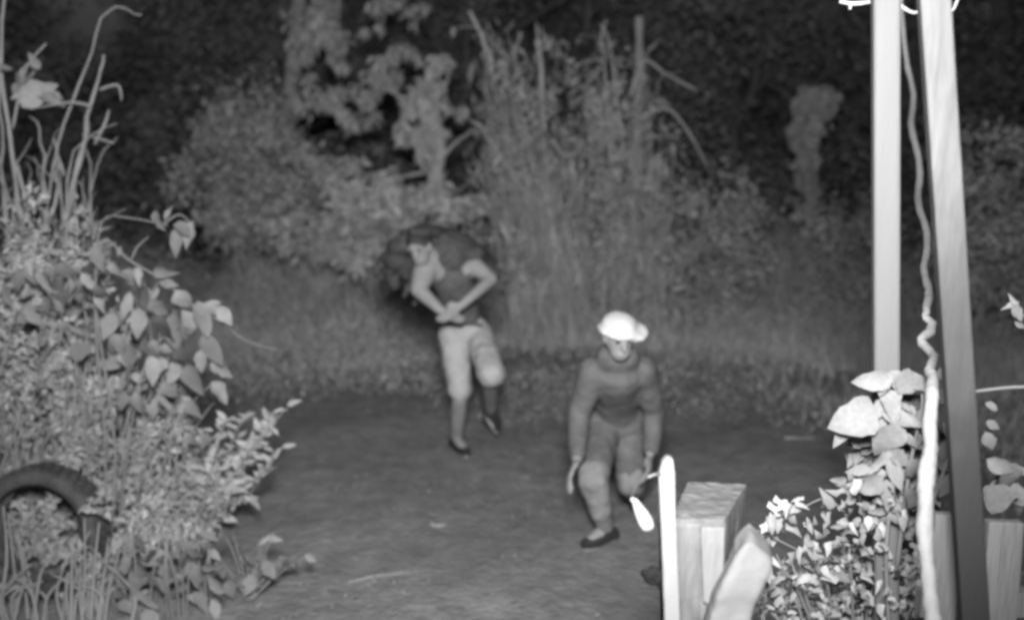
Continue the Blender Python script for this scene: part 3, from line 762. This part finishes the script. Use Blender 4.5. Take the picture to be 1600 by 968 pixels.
def head(m, c, face, up, s_=1.0):
    f = Vector(face).normalized(); u = Vector(up); u = (u - f * u.dot(f)).normalized(); r = f.cross(u)
    R = Matrix((r, f, u)).transposed()
    q = R.to_quaternion()
    m.ell(c, (.074 * s_, .095 * s_, .105 * s_), q)
    m.ell(Vector(c) + f * .035 * s_ - u * .06 * s_, (.055 * s_, .058 * s_, .062 * s_), q)
    m.capsule(Vector(c) + f * .092 * s_ + u * .012 * s_, Vector(c) + f * .112 * s_ - u * .028 * s_, .009 * s_, .015 * s_, 8)
    m.capsule(Vector(c) + f * .09 * s_ - r * .022 * s_ - u * .062 * s_, Vector(c) + f * .09 * s_ + r * .022 * s_ - u * .062 * s_, .007 * s_, .007 * s_, 8)
    m.capsule(Vector(c) + f * .085 * s_ - r * .04 * s_ + u * .03 * s_, Vector(c) + f * .085 * s_ + r * .04 * s_ + u * .03 * s_, .01 * s_, .01 * s_, 8)
    for sg in (-1, 1): m.ell(Vector(c) + r * sg * .076 * s_ - u * .005 * s_, (.012 * s_, .022 * s_, .032 * s_), q)
    return f, u, r
def eyes(c, f, u, r, parent, s_=1.0):
    for sg in (-1, 1):
        m = MB(); m.ell(Vector(c) + f * .086 * s_ + r * sg * .03 * s_ + u * .008 * s_, (.012 * s_, .012 * s_, .008 * s_)); m.build('eye', M_hair, parent)
def shoe(ankle, toe, parent, s_=1.0):
    ankle = Vector(ankle); toe = Vector(toe); d = (toe - ankle); d.z *= .4; d.normalize()
    m = MB(); heel = ankle - d * .05 * s_ + Vector((0, 0, -.045 * s_))
    m.capsule(heel, ankle + d * .06 * s_ + Vector((0, 0, -.04 * s_)), .04 * s_, .042 * s_); m.capsule(ankle + d * .06 * s_ + Vector((0, 0, -.04 * s_)), toe, .042 * s_, .034 * s_)
    m.capsule(ankle, heel + d * .04 * s_, .045 * s_, .04 * s_)
    o = remesh(m.build('shoe', M_shoe, parent), .01, 3)
    m = MB(); z = Vector((0, 0, -.03 * s_))
    m.capsule(heel + z - d * .01, toe + z * .9, .022 * s_, .02 * s_, 10); so = remesh(m.build('sole', M_sole, o), .009, 2)
    return o

# -- the runner with the bundle
Y0 = 7.1
footz = float(gz(P(715, 690, Y0).x, Y0))
ank = P(713, 680, Y0); ank.z = footz + .095
toe = P(729, 702, Y0 - .14); toe.z = footz + .04
base = Vector((ank.x, ank.y, footz))
t = thing('person', base, 'running person in pale shorts and dark top, hugging a dark bundle, one knee raised', 'person')
hipR, hipL = P(709, 522, Y0 + .02), P(748, 522, Y0 + .02)
kneeR, kneeL = P(719, 610, Y0 - .07), P(766, 578, Y0 - .34)
ankL = P(767, 640, Y0 + .10); toeL = P(776, 668, Y0 + .12)
pel, waist, chest, neck = P(726, 507, Y0 + .03), P(720, 478, Y0 - .02), P(706, 432, Y0 - .12), P(680, 404, Y0 - .2)
hc = P(656, 386, Y0 - .30)
shR, elR, wrR = P(668, 412, Y0 - .22), P(654, 452, Y0 - .34), P(688, 484, Y0 - .44)
shL, elL, wrL = P(742, 416, Y0 - .2), P(768, 436, Y0 - .30), P(722, 476, Y0 - .46)
m = MB()
limb(m, [(hipR, .085), (kneeR, .058), (ank.lerp(kneeR, .65), .054), (ank, .036), (toe, .03)])
limb(m, [(hipL, .085), (kneeL, .058), (ankL.lerp(kneeL, .65), .054), (ankL, .036), (toeL, .03)])
limb(m, [(pel, .125), (waist, .115), (chest, .13), (neck, .06), (hc, .055)])
limb(m, [(chest, .1), (shR, .088), (shR.lerp(elR, .5), .078), (elR, .056), (wrR, .033)]); limb(m, [(chest, .1), (shL, .065), (elL, .043), (wrL, .03)])
m.capsule(hipR, hipL, .1, .1)
hand(m, wrR, P(706, 495, Y0 - .47), (.2, .9, .3), .35, 1); hand(m, wrL, P(701, 492, Y0 - .50), (.2, .9, .3), .35, -1)
f_, u_, r_ = head(m, hc, (-.30, -1, -.35), (-.25, -.2, 1))
remesh(m.build('body', M_skin, t), .009, 5)
eyes(hc, f_, u_, r_, t)
m = MB()
limb(m, [(hipR, .112), (hipR.lerp(kneeR, .5), .1), (hipR.lerp(kneeR, 1.0), .082)]); limb(m, [(hipL, .1), (hipL.lerp(kneeL, .5), .1), (hipL.lerp(kneeL, 1.08), .098)])
m.capsule(hipR.lerp(pel, .3), hipL.lerp(pel, .3), .112, .112); m.capsule(pel, pel.lerp(waist, .2), .135, .13)
o = remesh(m.build('shorts', M_shorts, t, label='pale knee-length shorts'), .012, 3); rough(o, .025, .06)
m = MB(); limb(m, [(pel.lerp(waist, .45), .13), (waist, .13), (chest, .148), (neck.lerp(chest, .5), .10)])
m.capsule(chest, shL.lerp(chest, .25), .115, .075); m.capsule(chest, shR.lerp(chest, .4), .1, .06)
o = remesh(m.build('vest', M_vest, t, label='dark sleeveless top'), .012, 3); rough(o, .025, .07)
m = MB(); m.tube([P(694 + i * 7.5, 506 + 1.5 * math.sin(i), Y0 - .11 - .03 * math.sin(i / 8 * math.pi)) for i in range(9)], .009, 6); m.build('waistband', M_dark, t)
q = Matrix((r_, f_, u_)).transposed().to_quaternion()
m = MB(); m.ell(hc + u_ * .03 - f_ * .018, (.084, .1, .1), q); o = m.build('hair', M_hair, t); rough(o, .03, .03)
for kn, an in ((kneeR, ank), (kneeL, ankL)):
    m = MB(); limb(m, [(kn.lerp(an, .22), .058), (kn.lerp(an, .45), .058), (an, .042)]); remesh(m.build('sock', M_sock, t), .012, 3)
shoe(ank, toe, t); shoe(ankL, toeL, t)

bc = P(704, 396, Y0 + .06)
t = thing('cloth_bundle', bc, 'dark ragged bundle slung across the shoulders of the runner in pale shorts', 'bundle')
m = MB(); m.ell(P(692, 384, Y0 - .06), (.27, .2, .13), Euler((0, RAD(9), 0)).to_quaternion()); m.ell(P(738, 396, Y0 - .1), (.10, .15, .085)); m.ell(P(706, 402, Y0 - .14), (.13, .15, .13))
m.ell(P(636, 380, Y0 - .1), (.16, .15, .085), Euler((0, RAD(-24), 0)).to_quaternion()); m.ell(P(618, 402, Y0 - .1), (.09, .1, .08)); m.ell(P(636, 418, Y0 - .08), (.06, .08, .08)); m.ell(P(662, 361, Y0 - .3), (.11, .12, .045))
o = m.build('sack', M_dark, t); remesh(o, .014, 5); rough(o, .05, .08); rough(o, .015, .025)
for a, b_, w in (((604, 394), (602, 436), .034), ((620, 400), (614, 456), .034), ((634, 403), (626, 446), .04), ((646, 408), (645, 474), .03), ((652, 412), (640, 460), .028), ((752, 405), (760, 440), .03), ((740, 420), (744, 452), .026), ((596, 400), (600, 415), .022), ((614, 405), (610, 420), .03)):
    m = MB(); m.tube(wob_path(P(*a, Y0 - .06), P(*b_, Y0 - .06), 6, .07), w * np.array([1, 1.3, .9, 1.1, .7, .25]), 7, flat=.5, wob=.3); m.build('hanging_strip', M_dark, t)

# -- the second runner, bent low, closer to the camera
Y1 = 5.4
fz = float(gz(P(950, 845, Y1).x, Y1))
ankA = P(946, 836, Y1 - .08); ankA.z = fz + .095; toeA = P(916, 852, Y1 - .14); toeA.z = fz + .035
ankB = P(990, 770, Y1 + .55); toeB = P(994, 800, Y1 + .5)
base = Vector((ankA.x, ankA.y, fz))
t = thing('person', base, 'dim person in a soft white hat running bent low beside the fence post', 'person')
hipA, hipB, pel = P(944, 664, Y1 + .22), P(984, 660, Y1 + .24), P(964, 648, Y1 + .26)
knA, knB = P(926, 748, Y1 - .16), P(986, 752, Y1 + .12)
waist, chest, neck = P(964, 622, Y1 + .14), P(965, 578, Y1 - .1), P(965, 548, Y1 - .24)
hc = P(967, 524, Y1 - .34)
sA, eA, wA = P(927, 580, Y1 - .14), P(904, 648, Y1 - .06), P(902, 716, Y1 - .28)
sB, eB, wB = P(1004, 578, Y1 - .12), P(1022, 642, Y1 + .04), P(1016, 706, Y1 - .08)
m = MB()
limb(m, [(hipA, .085), (knA, .06), (ankA.lerp(knA, .65), .056), (ankA, .036), (toeA, .03)]); limb(m, [(hipB, .085), (knB, .06), (ankB.lerp(knB, .65), .056), (ankB, .036), (toeB, .03)])
m.capsule(hipA, hipB, .1, .1); limb(m, [(pel, .125), (waist, .115), (chest, .13), (neck, .06), (hc, .055)])
limb(m, [(chest, .1), (sA, .065), (eA, .045), (wA, .03)]); limb(m, [(chest, .1), (sB, .065), (eB, .045), (wB, .03)])
hand(m, wA, P(890, 744, Y1 - .36), (.5, .3, .1), .3, 1); hand(m, wB, P(1014, 734, Y1 - .12), (-.5, .3, .1), .3, -1)
f_, u_, r_ = head(m, hc, (.2, -1, -.3), (0, -.25, 1))
remesh(m.build('body', M_skin, t), .009, 5)
eyes(hc, f_, u_, r_, t)
m = MB(); limb(m, [(pel.lerp(waist, .2), .14), (waist, .135), (chest, .15), (neck.lerp(chest, .4), .085)]); limb(m, [(chest, .11), (sA, .082), (eA, .062), (wA.lerp(eA, .12), .048)]); limb(m, [(chest, .11), (sB, .082), (eB, .062), (wB.lerp(eB, .12), .048)])
m.capsule(pel.lerp(waist, .1) + Vector((-.06, 0, -.03)), pel.lerp(waist, .1) + Vector((.06, 0, -.03)), .15, .15); m.capsule(neck.lerp(chest, .35) + Vector((-.03, 0, 0)), neck.lerp(chest, .35) + Vector((.03, 0, 0)), .085, .085)
o = remesh(m.build('jacket', M_greycloth, t), .012, 3); rough(o, .014, .06)
m = MB(); limb(m, [(hipA, .105), (hipA.lerp(knA, .85), .088)]); limb(m, [(hipB, .105), (hipB.lerp(knB, .85), .088)]); m.capsule(hipA, hipB, .115, .115); m.capsule(pel, pel.lerp(waist, .3), .135, .13)
o = remesh(m.build('shorts', M_greycloth, t), .012, 3); rough(o, .014, .06)
for kn, an, hp in ((knA, ankA, hipA), (knB, ankB, hipB)):
    m = MB(); limb(m, [(kn.lerp(hp, .12), .088), (kn, .084), (kn.lerp(an, .62), .07)]); rough(remesh(m.build('legging', M_legging, t), .012, 3), .03, .08)
    m = MB(); limb(m, [(kn.lerp(an, .62), .058), (an, .044)]); remesh(m.build('sock', M_sock, t), .012, 3)
shoe(ankA, toeA, t); shoe(ankB, toeB, t)
q = Matrix((r_, f_, u_)).transposed().to_quaternion()
m = MB(); m.ell(hc + u_ * .05 - f_ * .005, (.09, .108, .07), q)
m.ell(hc + u_ * .04, (.112, .125, .02), q); m.ell(hc + u_ * .02 - r_ * .07, (.08, .11, .03), q)
o = remesh(m.build('hat', M_white, t, label='soft white brimmed hat'), .009, 8); rough(o, .015, .08)

# ---------------------------------------------------------------- right: posts, beams, creeper
# hewn gate post
zt = 1.35
top = [PZ(1046, 813, zt), PZ(1133, 815, zt), PZ(1168, 757, zt), PZ(1074, 753, zt)]
ctr = sum(top, Vector()) / 4
t = thing('gate_post', (ctr.x, ctr.y, 0), 'thick square hewn wooden post with a darker sawn top, lower right of centre', 'post')
bot = [Vector((p.x, p.y, -.05)) for p in top]
m = MB()
def ringz(z, sc=1.0): return [Vector((ctr.x + (p.x - ctr.x) * sc, ctr.y + (p.y - ctr.y) * sc, z)) for p in top]
m.prism(ringz(zt - .006, .985), ringz(-.05))
o = m.build('shaft', M_post, t, smooth=False); bevel(o, .008); rough(o, .012, .07, 5)
m = MB(); m.prism(ringz(zt + .004, .975), ringz(zt - .02, .985)); o = m.build('sawn_top', M_endgrain, t, smooth=False); bevel(o, .004); rough(o, .006, .03, 4)
d0 = (top[1] - top[0]).normalized(); out = Vector((d0.y, -d0.x, 0)).normalized()
fr = lambda a, z, e: Vector((top[0].x, top[0].y, 0)).lerp(Vector((top[1].x, top[1].y, 0)), a) + out * e + Vector((0, 0, z))
m = MB(); pr = [(.55, zt - .008), (.985, zt - .008), (.985, zt - .16), (.90, zt - .20), (.82, zt - .235), (.74, zt - .195), (.64, zt - .185)]
m.prism([fr(a, z, .014) for a, z in pr], [fr(a, z, -.01) for a, z in pr]); o = m.build('split_slab', M_slab, t, smooth=False); bevel(o, .003)

# leaning bare slab of log in front of the post
ol = [(1160, 853), (1172, 842), (1184, 852), (1206, 878), (1207, 892), (1190, 930), (1172, 985), (1120, 1150), (1040, 1500)]
orr = [(955, 1500), (1040, 1150), (1096, 1000), (1110, 960), (1128, 915), (1146, 880)]
dep = lambda y_: 2.12 - (y_ - 850) * .00025
ringf = [P(x_, y_, dep(y_)) for x_, y_ in ol + orr]
for p in ringf: p.z = max(p.z, -.05)
bk = [p + Vector((.02, .10, .01)) for p in ringf]
m = MB(); m.prism(ringf, bk)
o = m.build('leaning_log', M_log, None, smooth=False)
bevel(o, .04, 5)
r = o.modifiers.new('remesh', 'REMESH'); r.mode = 'VOXEL'; r.voxel_size = .007; r.use_smooth_shade = True
sm = o.modifiers.new('smooth', 'SMOOTH'); sm.factor = .5; sm.iterations = 14
rough(o, .022, .09)
tag(o, 'bare pale split log leaning against the hewn gate post', 'log')

# white picket
t = thing('white_picket', (P(1045, 968, 2.12).x, 2.12, 0), 'narrow white wooden picket standing left of the hewn gate post', 'picket')
m = MB(); Yp = 2.12
pr = [(1030, 742), (1036, 722), (1043, 714), (1051, 717), (1054, 740), (1055, 800), (1062, 968), (1064, 1100)]; prl = [(1043, 1100), (1041, 960), (1034, 820)]
ringf = [P(x_, y_, Yp) for x_, y_ in pr + prl]
lowL, lowR = P(1047, 1700, Yp), P(1070, 1700, Yp)
ringf = ringf[:8] + [Vector((lowR.x, Yp, -.05)), Vector((lowL.x, Yp, -.05))] + ringf[8:]
m.prism(ringf, [p + Vector((0, .02, 0)) for p in ringf]); o = m.build('board', M_picket, t, smooth=False); bevel(o, .003)
m = MB(); m.tube([P(1032, 740, Yp), P(1022, 741, Yp - .02), P(1012, 745, Yp - .03)], [.003, .0025, .002], 6); m.build('splinter', M_picket, t)

# hanging white leaf
m = MB(); Yl = 2.2
t = thing('hanging_leaf', P(1003, 803, Yl), 'small bright white teardrop leaf hanging beside the picket', 'leaf')
prof = [(986, 778, 3), (992, 782, 5), (997, 792, 8), (1003, 803, 11), (1009, 815, 12.5), (1013, 824, 11), (1014, 829, 6)]
m.tube([P(x_, y_, Yl) for x_, y_, w in prof], [w * Yl / F for *_, w in prof], 10, flat=.25); m.build('blade', M_wire, t)
m = MB(); m.tube(smooth_path([P(986, 778, Yl), P(996, 755, Yl - .02), P(1016, 744, Yp)]), .0007, 5); m.build('stalk', M_stem, t)

# black lumps filling the dark spot left of the picket
t = thing('black_blob', P(1022, 900, 2.13), 'black ragged blob low at the left edge of the white picket', 'dark_blob')
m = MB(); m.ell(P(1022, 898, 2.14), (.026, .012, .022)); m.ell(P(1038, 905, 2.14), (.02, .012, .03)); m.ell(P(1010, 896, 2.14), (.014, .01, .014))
o = m.build('blob_body', M_black, t); remesh(o, .004, 2); rough(o, .015, .015)

# white pole
Yw = 2.75
pb = P(1384, 560, Yw); ptop = P(1384, -80, Yw)
t = thing('white_pole', (pb.x, Yw, 0), 'straight bright white upright pole rising out of the vine leaves', 'pole')
m = MB(); w = .034
def sq(p, w, dpt=None, rot=0.0):
    c, s_ = math.cos(rot), math.sin(rot); dpt = dpt or w
    return [Vector((p.x + c * x_ - s_ * y_, p.y + s_ * x_ + c * y_, p.z)) for x_, y_ in ((-w, -dpt), (w, -dpt), (w, dpt), (-w, dpt))]
pbot = pb + (pb - ptop) * 1.6; pbot = ptop + (pb - ptop) * ((ptop.z + .05) / (ptop.z - pb.z))
m.prism(sq(ptop, w, rot=-.2), sq(pbot, w, rot=-.2)); o = m.build('shaft', M_pole, t, smooth=False); bevel(o, .012, 3)

# leaning beam
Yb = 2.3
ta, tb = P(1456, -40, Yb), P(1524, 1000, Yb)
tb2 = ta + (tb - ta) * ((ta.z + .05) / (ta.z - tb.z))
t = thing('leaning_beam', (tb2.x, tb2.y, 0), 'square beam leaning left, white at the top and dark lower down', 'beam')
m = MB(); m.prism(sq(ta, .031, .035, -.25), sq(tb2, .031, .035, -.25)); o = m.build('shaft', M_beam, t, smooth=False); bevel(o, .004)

# fence boards
for px0, px1, pyt, Yf, lab in ((1462, 1506, 803, 2.5, 'grey fence board between the creeper and the leaning beam'), (1546, 1602, 815, 2.5, 'wide grey fence board at the right edge beyond the leaning beam'), (1372, 1406, 850, 2.85, 'narrow grey fence board half hidden by the ivy leaves')):
    a, b_ = P(px0, pyt, Yf), P(px1, pyt + 2, Yf)
    ringf = [a, b_, Vector((b_.x + .005, Yf, -.05)), Vector((a.x, Yf, -.05))]
    m = MB(); m.prism(ringf, [p + Vector((0, .03, 0)) for p in ringf]); o = m.build('fence_board', M_board, None, smooth=False); bevel(o, .004)
    tag(o, lab, 'fence board', 'grey fence boards')
# rail that carries the boards
ra, rb = P(1440, 925, 2.54), P(1660, 925, 2.54)
m = MB(); m.prism([ra, rb, rb + Vector((0, 0, -.07)), ra + Vector((0, 0, -.07))], [p + Vector((0, .04, 0)) for p in (ra, rb, rb + Vector((0, 0, -.07)), ra + Vector((0, 0, -.07)))])
o = m.build('fence_rail', M_board, None, smooth=False); tag(o, 'horizontal fence rail behind the grey boards, mostly hidden', 'fence rail')

# twisted pale creeper stem: comes from a far branch down towards the camera
cp = [(1404, -30, 5.2), (1412, 60, 4.9), (1424, 150, 4.6), (1428, 210, 4.3), (1436, 290, 4.0), (1442, 350, 3.6), (1450, 420, 3.2), (1446, 480, 2.9), (1453, 500, 2.85), (1444, 525, 2.8), (1452, 550, 2.7), (1458, 590, 2.5), (1457, 620, 2.4), (1452, 660, 2.35), (1454, 700, 2.3), (1447, 740, 2.25), (1446, 790, 2.2), (1444, 830, 2.18), (1449, 880, 2.15), (1455, 940, 2.1), (1462, 1000, 2.05), (1475, 1150, 2.0)]
wpx = [4, 4, 4.5, 5, 5, 5.5, 6, 7, 6, 8, 7, 9, 11, 12, 11, 14, 12, 13, 12, 13, 14, 15]
pts = [P(*q) for q in cp]; rr = [w_ * q[2] / F for w_, q in zip(wpx, cp)]
end = pts[-1].copy(); pts.append(Vector((end.x + .08, end.y - .1, -.03))); rr.append(.03)
sp = smooth_path(pts, 4); rs = np.interp(np.linspace(0, 1, len(sp)), np.linspace(0, 1, len(rr)), rr)
sp[24:48] += rng.normal(size=(24, 3)) * [.003, .002, .001]; sp[6:44, 0] += .010 * np.sin(np.arange(38) * .95); m = MB(); m.tube(sp, rs * np.interp(np.arange(len(sp)), np.arange(0, len(sp) + 5, 5), rng.uniform(.96, 1.04, len(range(0, len(sp) + 5, 5)))), 10, wob=.04); o = m.build('hanging_creeper', M_rope); rough(o, .008, .05, 1)
tag(o, 'knobbly pale creeper stem hanging between the white pole and the leaning beam', 'creeper')

# vine with large leaves on the white pole
t = thing('climbing_vine', (pbot.x, Yw, 0), 'vine with big pale rounded leaves climbing the foot of the white pole', 'vine')
for pts in ([(1390, 1000), (1385, 850), (1400, 720), (1385, 640), (1395, 590)], [(1400, 900), (1420, 740), (1440, 640), (1440, 600)], [(1385, 680), (1350, 660), (1320, 650)], [(1430, 700), (1470, 640), (1480, 590)], [(1450, 800), (1480, 720), (1490, 660)], [(1440, 860), (1530, 780), (1575, 720)]):
    pp = smooth_path(px_path([(a, b_, rng.normal() * .02) for a, b_ in pts], Yw - .09)); m = MB(); m.tube(pp, np.linspace(.007, .003, len(pp)), 6); m.build('stem', M_stem, t)
vl = [(1362, 594, 58, -80, 0), (1380, 600, 40, -20, 0), (1425, 596, 58, 80, 0), (1402, 598, 44, 30, 0), (1440, 602, 40, 70, 0), (1478, 586, 30, 60, 0), (1335, 652, 76, -75, 0), (1318, 676, 50, -30, 1), (1360, 662, 60, -60, 1), (1395, 635, 56, 10, 0), (1412, 655, 74, 75, 1), (1388, 690, 66, -10, 0), (1425, 690, 60, 60, 1), (1370, 720, 60, -40, 1), (1400, 740, 60, 20, 1), (1430, 735, 50, 30, 1), (1355, 755, 56, -60, 1), (1385, 775, 56, 0, 1), (1420, 780, 54, 20, 1), (1480, 650, 70, 20, 0), (1485, 710, 70, 0, 0), (1475, 760, 60, -10, 1), (1490, 680, 56, 40, 1), (1470, 620, 36, 60, 1), (1440, 660, 44, 0, 1), (1545, 690, 36, 20, 1), (1552, 665, 30, 60, 1), (1565, 730, 52, 60, 1), (1580, 750, 60, 30, 0), (1560, 780, 56, -10, 0), (1592, 775, 50, 60, 1), (1590, 735, 44, 80, 1), (1550, 635, 26, 60, 1), (1375, 640, 44, -30, 1), (1405, 715, 46, 50, 1), (1340, 735, 40, -70, 1)]
for px, py, L, a, s_ in vl: px_leaf(t, LEAF_RD if s_ == 0 else LEAF_OVV, px, py, Yw - .13 + rng.normal() * .025, L, a, .25)
for q in range(130):
    py = rng.uniform(625, 825); px = 1400 + rng.normal() * (22 + (py - 625) * .12)
    px_leaf(t, LEAF_OVV, px, py, Yw - .04 + rng.normal() * .03, rng.uniform(20, 42), rng.normal() * 80, .6)

C, D = ell_points(700, P(1408, 715, Yw + .05), (.12, .05, .19)); leaf_cloud('inner_foliage', C, rng.normal(size=(700, 3)) + [0, 0, -.5], rng.normal(size=(700, 3)) + [0, -1.5, .3], rng.uniform(.04, .08, 700), .7, M_vineleaf, t)

# ivy bush below it
YI = 2.75
t = thing('ivy_bush', (P(1330, 968, YI).x, YI, 0), 'ivy bush of many small lobed pale leaves between the log and the creeper stem', 'ivy')
for q in range(12):
    tip = (rng.uniform(1200, 1450), rng.uniform(850, 950)); pp = smooth_path([Vector((P(1340, 968, YI).x + rng.normal() * .06, YI + rng.normal() * .03, -.02)), P(1340 + (tip[0] - 1340) * .6, 1010, YI), P(tip[0], tip[1], YI + rng.normal() * .05)])
    m = MB(); m.tube(pp, np.linspace(.007, .0025, len(pp)), 5); m.build('stem', M_stem, t)
m = MB(); m.tube(smooth_path(px_path([(1320, 800), (1290, 778), (1250, 795), (1215, 815)], YI)), .0025, 5); m.build('stem', M_stem, t)
m = MB(); m.tube(smooth_path(px_path([(1250, 860), (1210, 840), (1190, 828), (1172, 836)], YI)), .003, 5); m.build('stem', M_stem, t)
cnt = 0
while cnt < 270:
    px, py = rng.uniform(1175, 1460), rng.uniform(755, 985)
    lim = np.interp(px, [1175, 1215, 1290, 1350, 1460], [845, 790, 775, 750, 745])
    if py < lim: continue
    if py < 900 and px < 1300 and rng.uniform() < .55: continue
    px_leaf(t, LEAF_ST, px, py, YI - .03 + rng.normal() * .07, rng.uniform(16, 34) * (1.25 if py < lim + 70 else 1), rng.normal() * 80, .8); cnt += 1
for px, py, L, a in ((1255, 790, 34, 60), (1225, 800, 38, -40), (1215, 822, 32, 0), (1240, 815, 30, 40), (1200, 850, 30, 20), (1187, 838, 26, 70), (1245, 780, 26, -60)): px_leaf(t, LEAF_ST, px, py, YI - .03, L, a)
C, D = ell_points(900, P(1330, 925, YI + .12), (.26, .09, .16)); leaf_cloud('inner_foliage', C, rng.normal(size=(900, 3)) + [0, 0, -.3], rng.normal(size=(900, 3)) + [0, -1, .3], rng.uniform(.015, .04, 900), .6, M_shrubleaf, t)

# wire, twigs, torn leaf
m = MB(); pp = smooth_path([P(1455, 624, 2.72), P(1480, 618, 2.7), P(1540, 609, 2.6), P(1600, 604, 2.5), P(1700, 608, 2.35)]); m.tube(pp, .0042, 7); o = m.build('wire', M_wire)
tag(o, 'thin white wire running right from the vine behind the leaning beam', 'wire')
t = thing('bare_twig', P(1410, 8, 2.66), 'bare whitish twig crossing behind the tops of the pole and beam', 'twig')
for pts, r0 in (([(1312, 2), (1335, 6), (1362, 3), (1400, 5), (1414, 14), (1428, 20), (1445, 16), (1478, 17), (1490, 14), (1500, -12)], .0055), ([(1329, 5), (1328, 15)], .005), ([(1404, 6), (1412, -10)], .006)):
    m = MB(); pp = smooth_path(px_path(pts, 2.86)); m.tube(pp, np.linspace(r0, r0 * .7, len(pp)), 7, wob=.1); m.build('twig', M_rope, t)
t = thing('torn_leaf_sprig', P(1590, 490, 2.8), 'torn bright leaf on a twig poking in at the right edge of the picture', 'leaf')
m = MB(); m.tube(smooth_path(px_path([(1700, 520), (1630, 505), (1585, 485)], 2.8)), .003, 6); m.build('stem', M_stem, t)
for px, py, L, a in ((1578, 478, 30, -60), (1590, 488, 34, 30), (1596, 508, 28, 60), (1584, 470, 24, -150)): px_leaf(t, LEAF_OVV, px, py, 2.78, L, a)

# ---------------------------------------------------------------- damp night air
m = MB(); x0, x1, y0, y1, z0, z1 = -270, 270, -70, 420, -1.2, 14.0
m.prism([(x0, y0, z1), (x1, y0, z1), (x1, y1, z1), (x0, y1, z1)], [(x0, y0, z0), (x1, y0, z0), (x1, y1, z0), (x0, y1, z0)])
M_haze = bpy.data.materials.new('night_mist'); M_haze.use_nodes = True
hn = M_haze.node_tree; hn.nodes.clear()
pv = hn.nodes.new('ShaderNodeVolumePrincipled'); pv.inputs['Color'].default_value = (.9, .9, .9, 1); pv.inputs['Density'].default_value = .0008
ho = hn.nodes.new('ShaderNodeOutputMaterial'); hn.links.new(pv.outputs[0], ho.inputs['Volume'])
o = m.build('haze', M_haze, None, smooth=False); tag(o, 'thin damp mist hanging in the night air', 'haze', None, 'stuff')
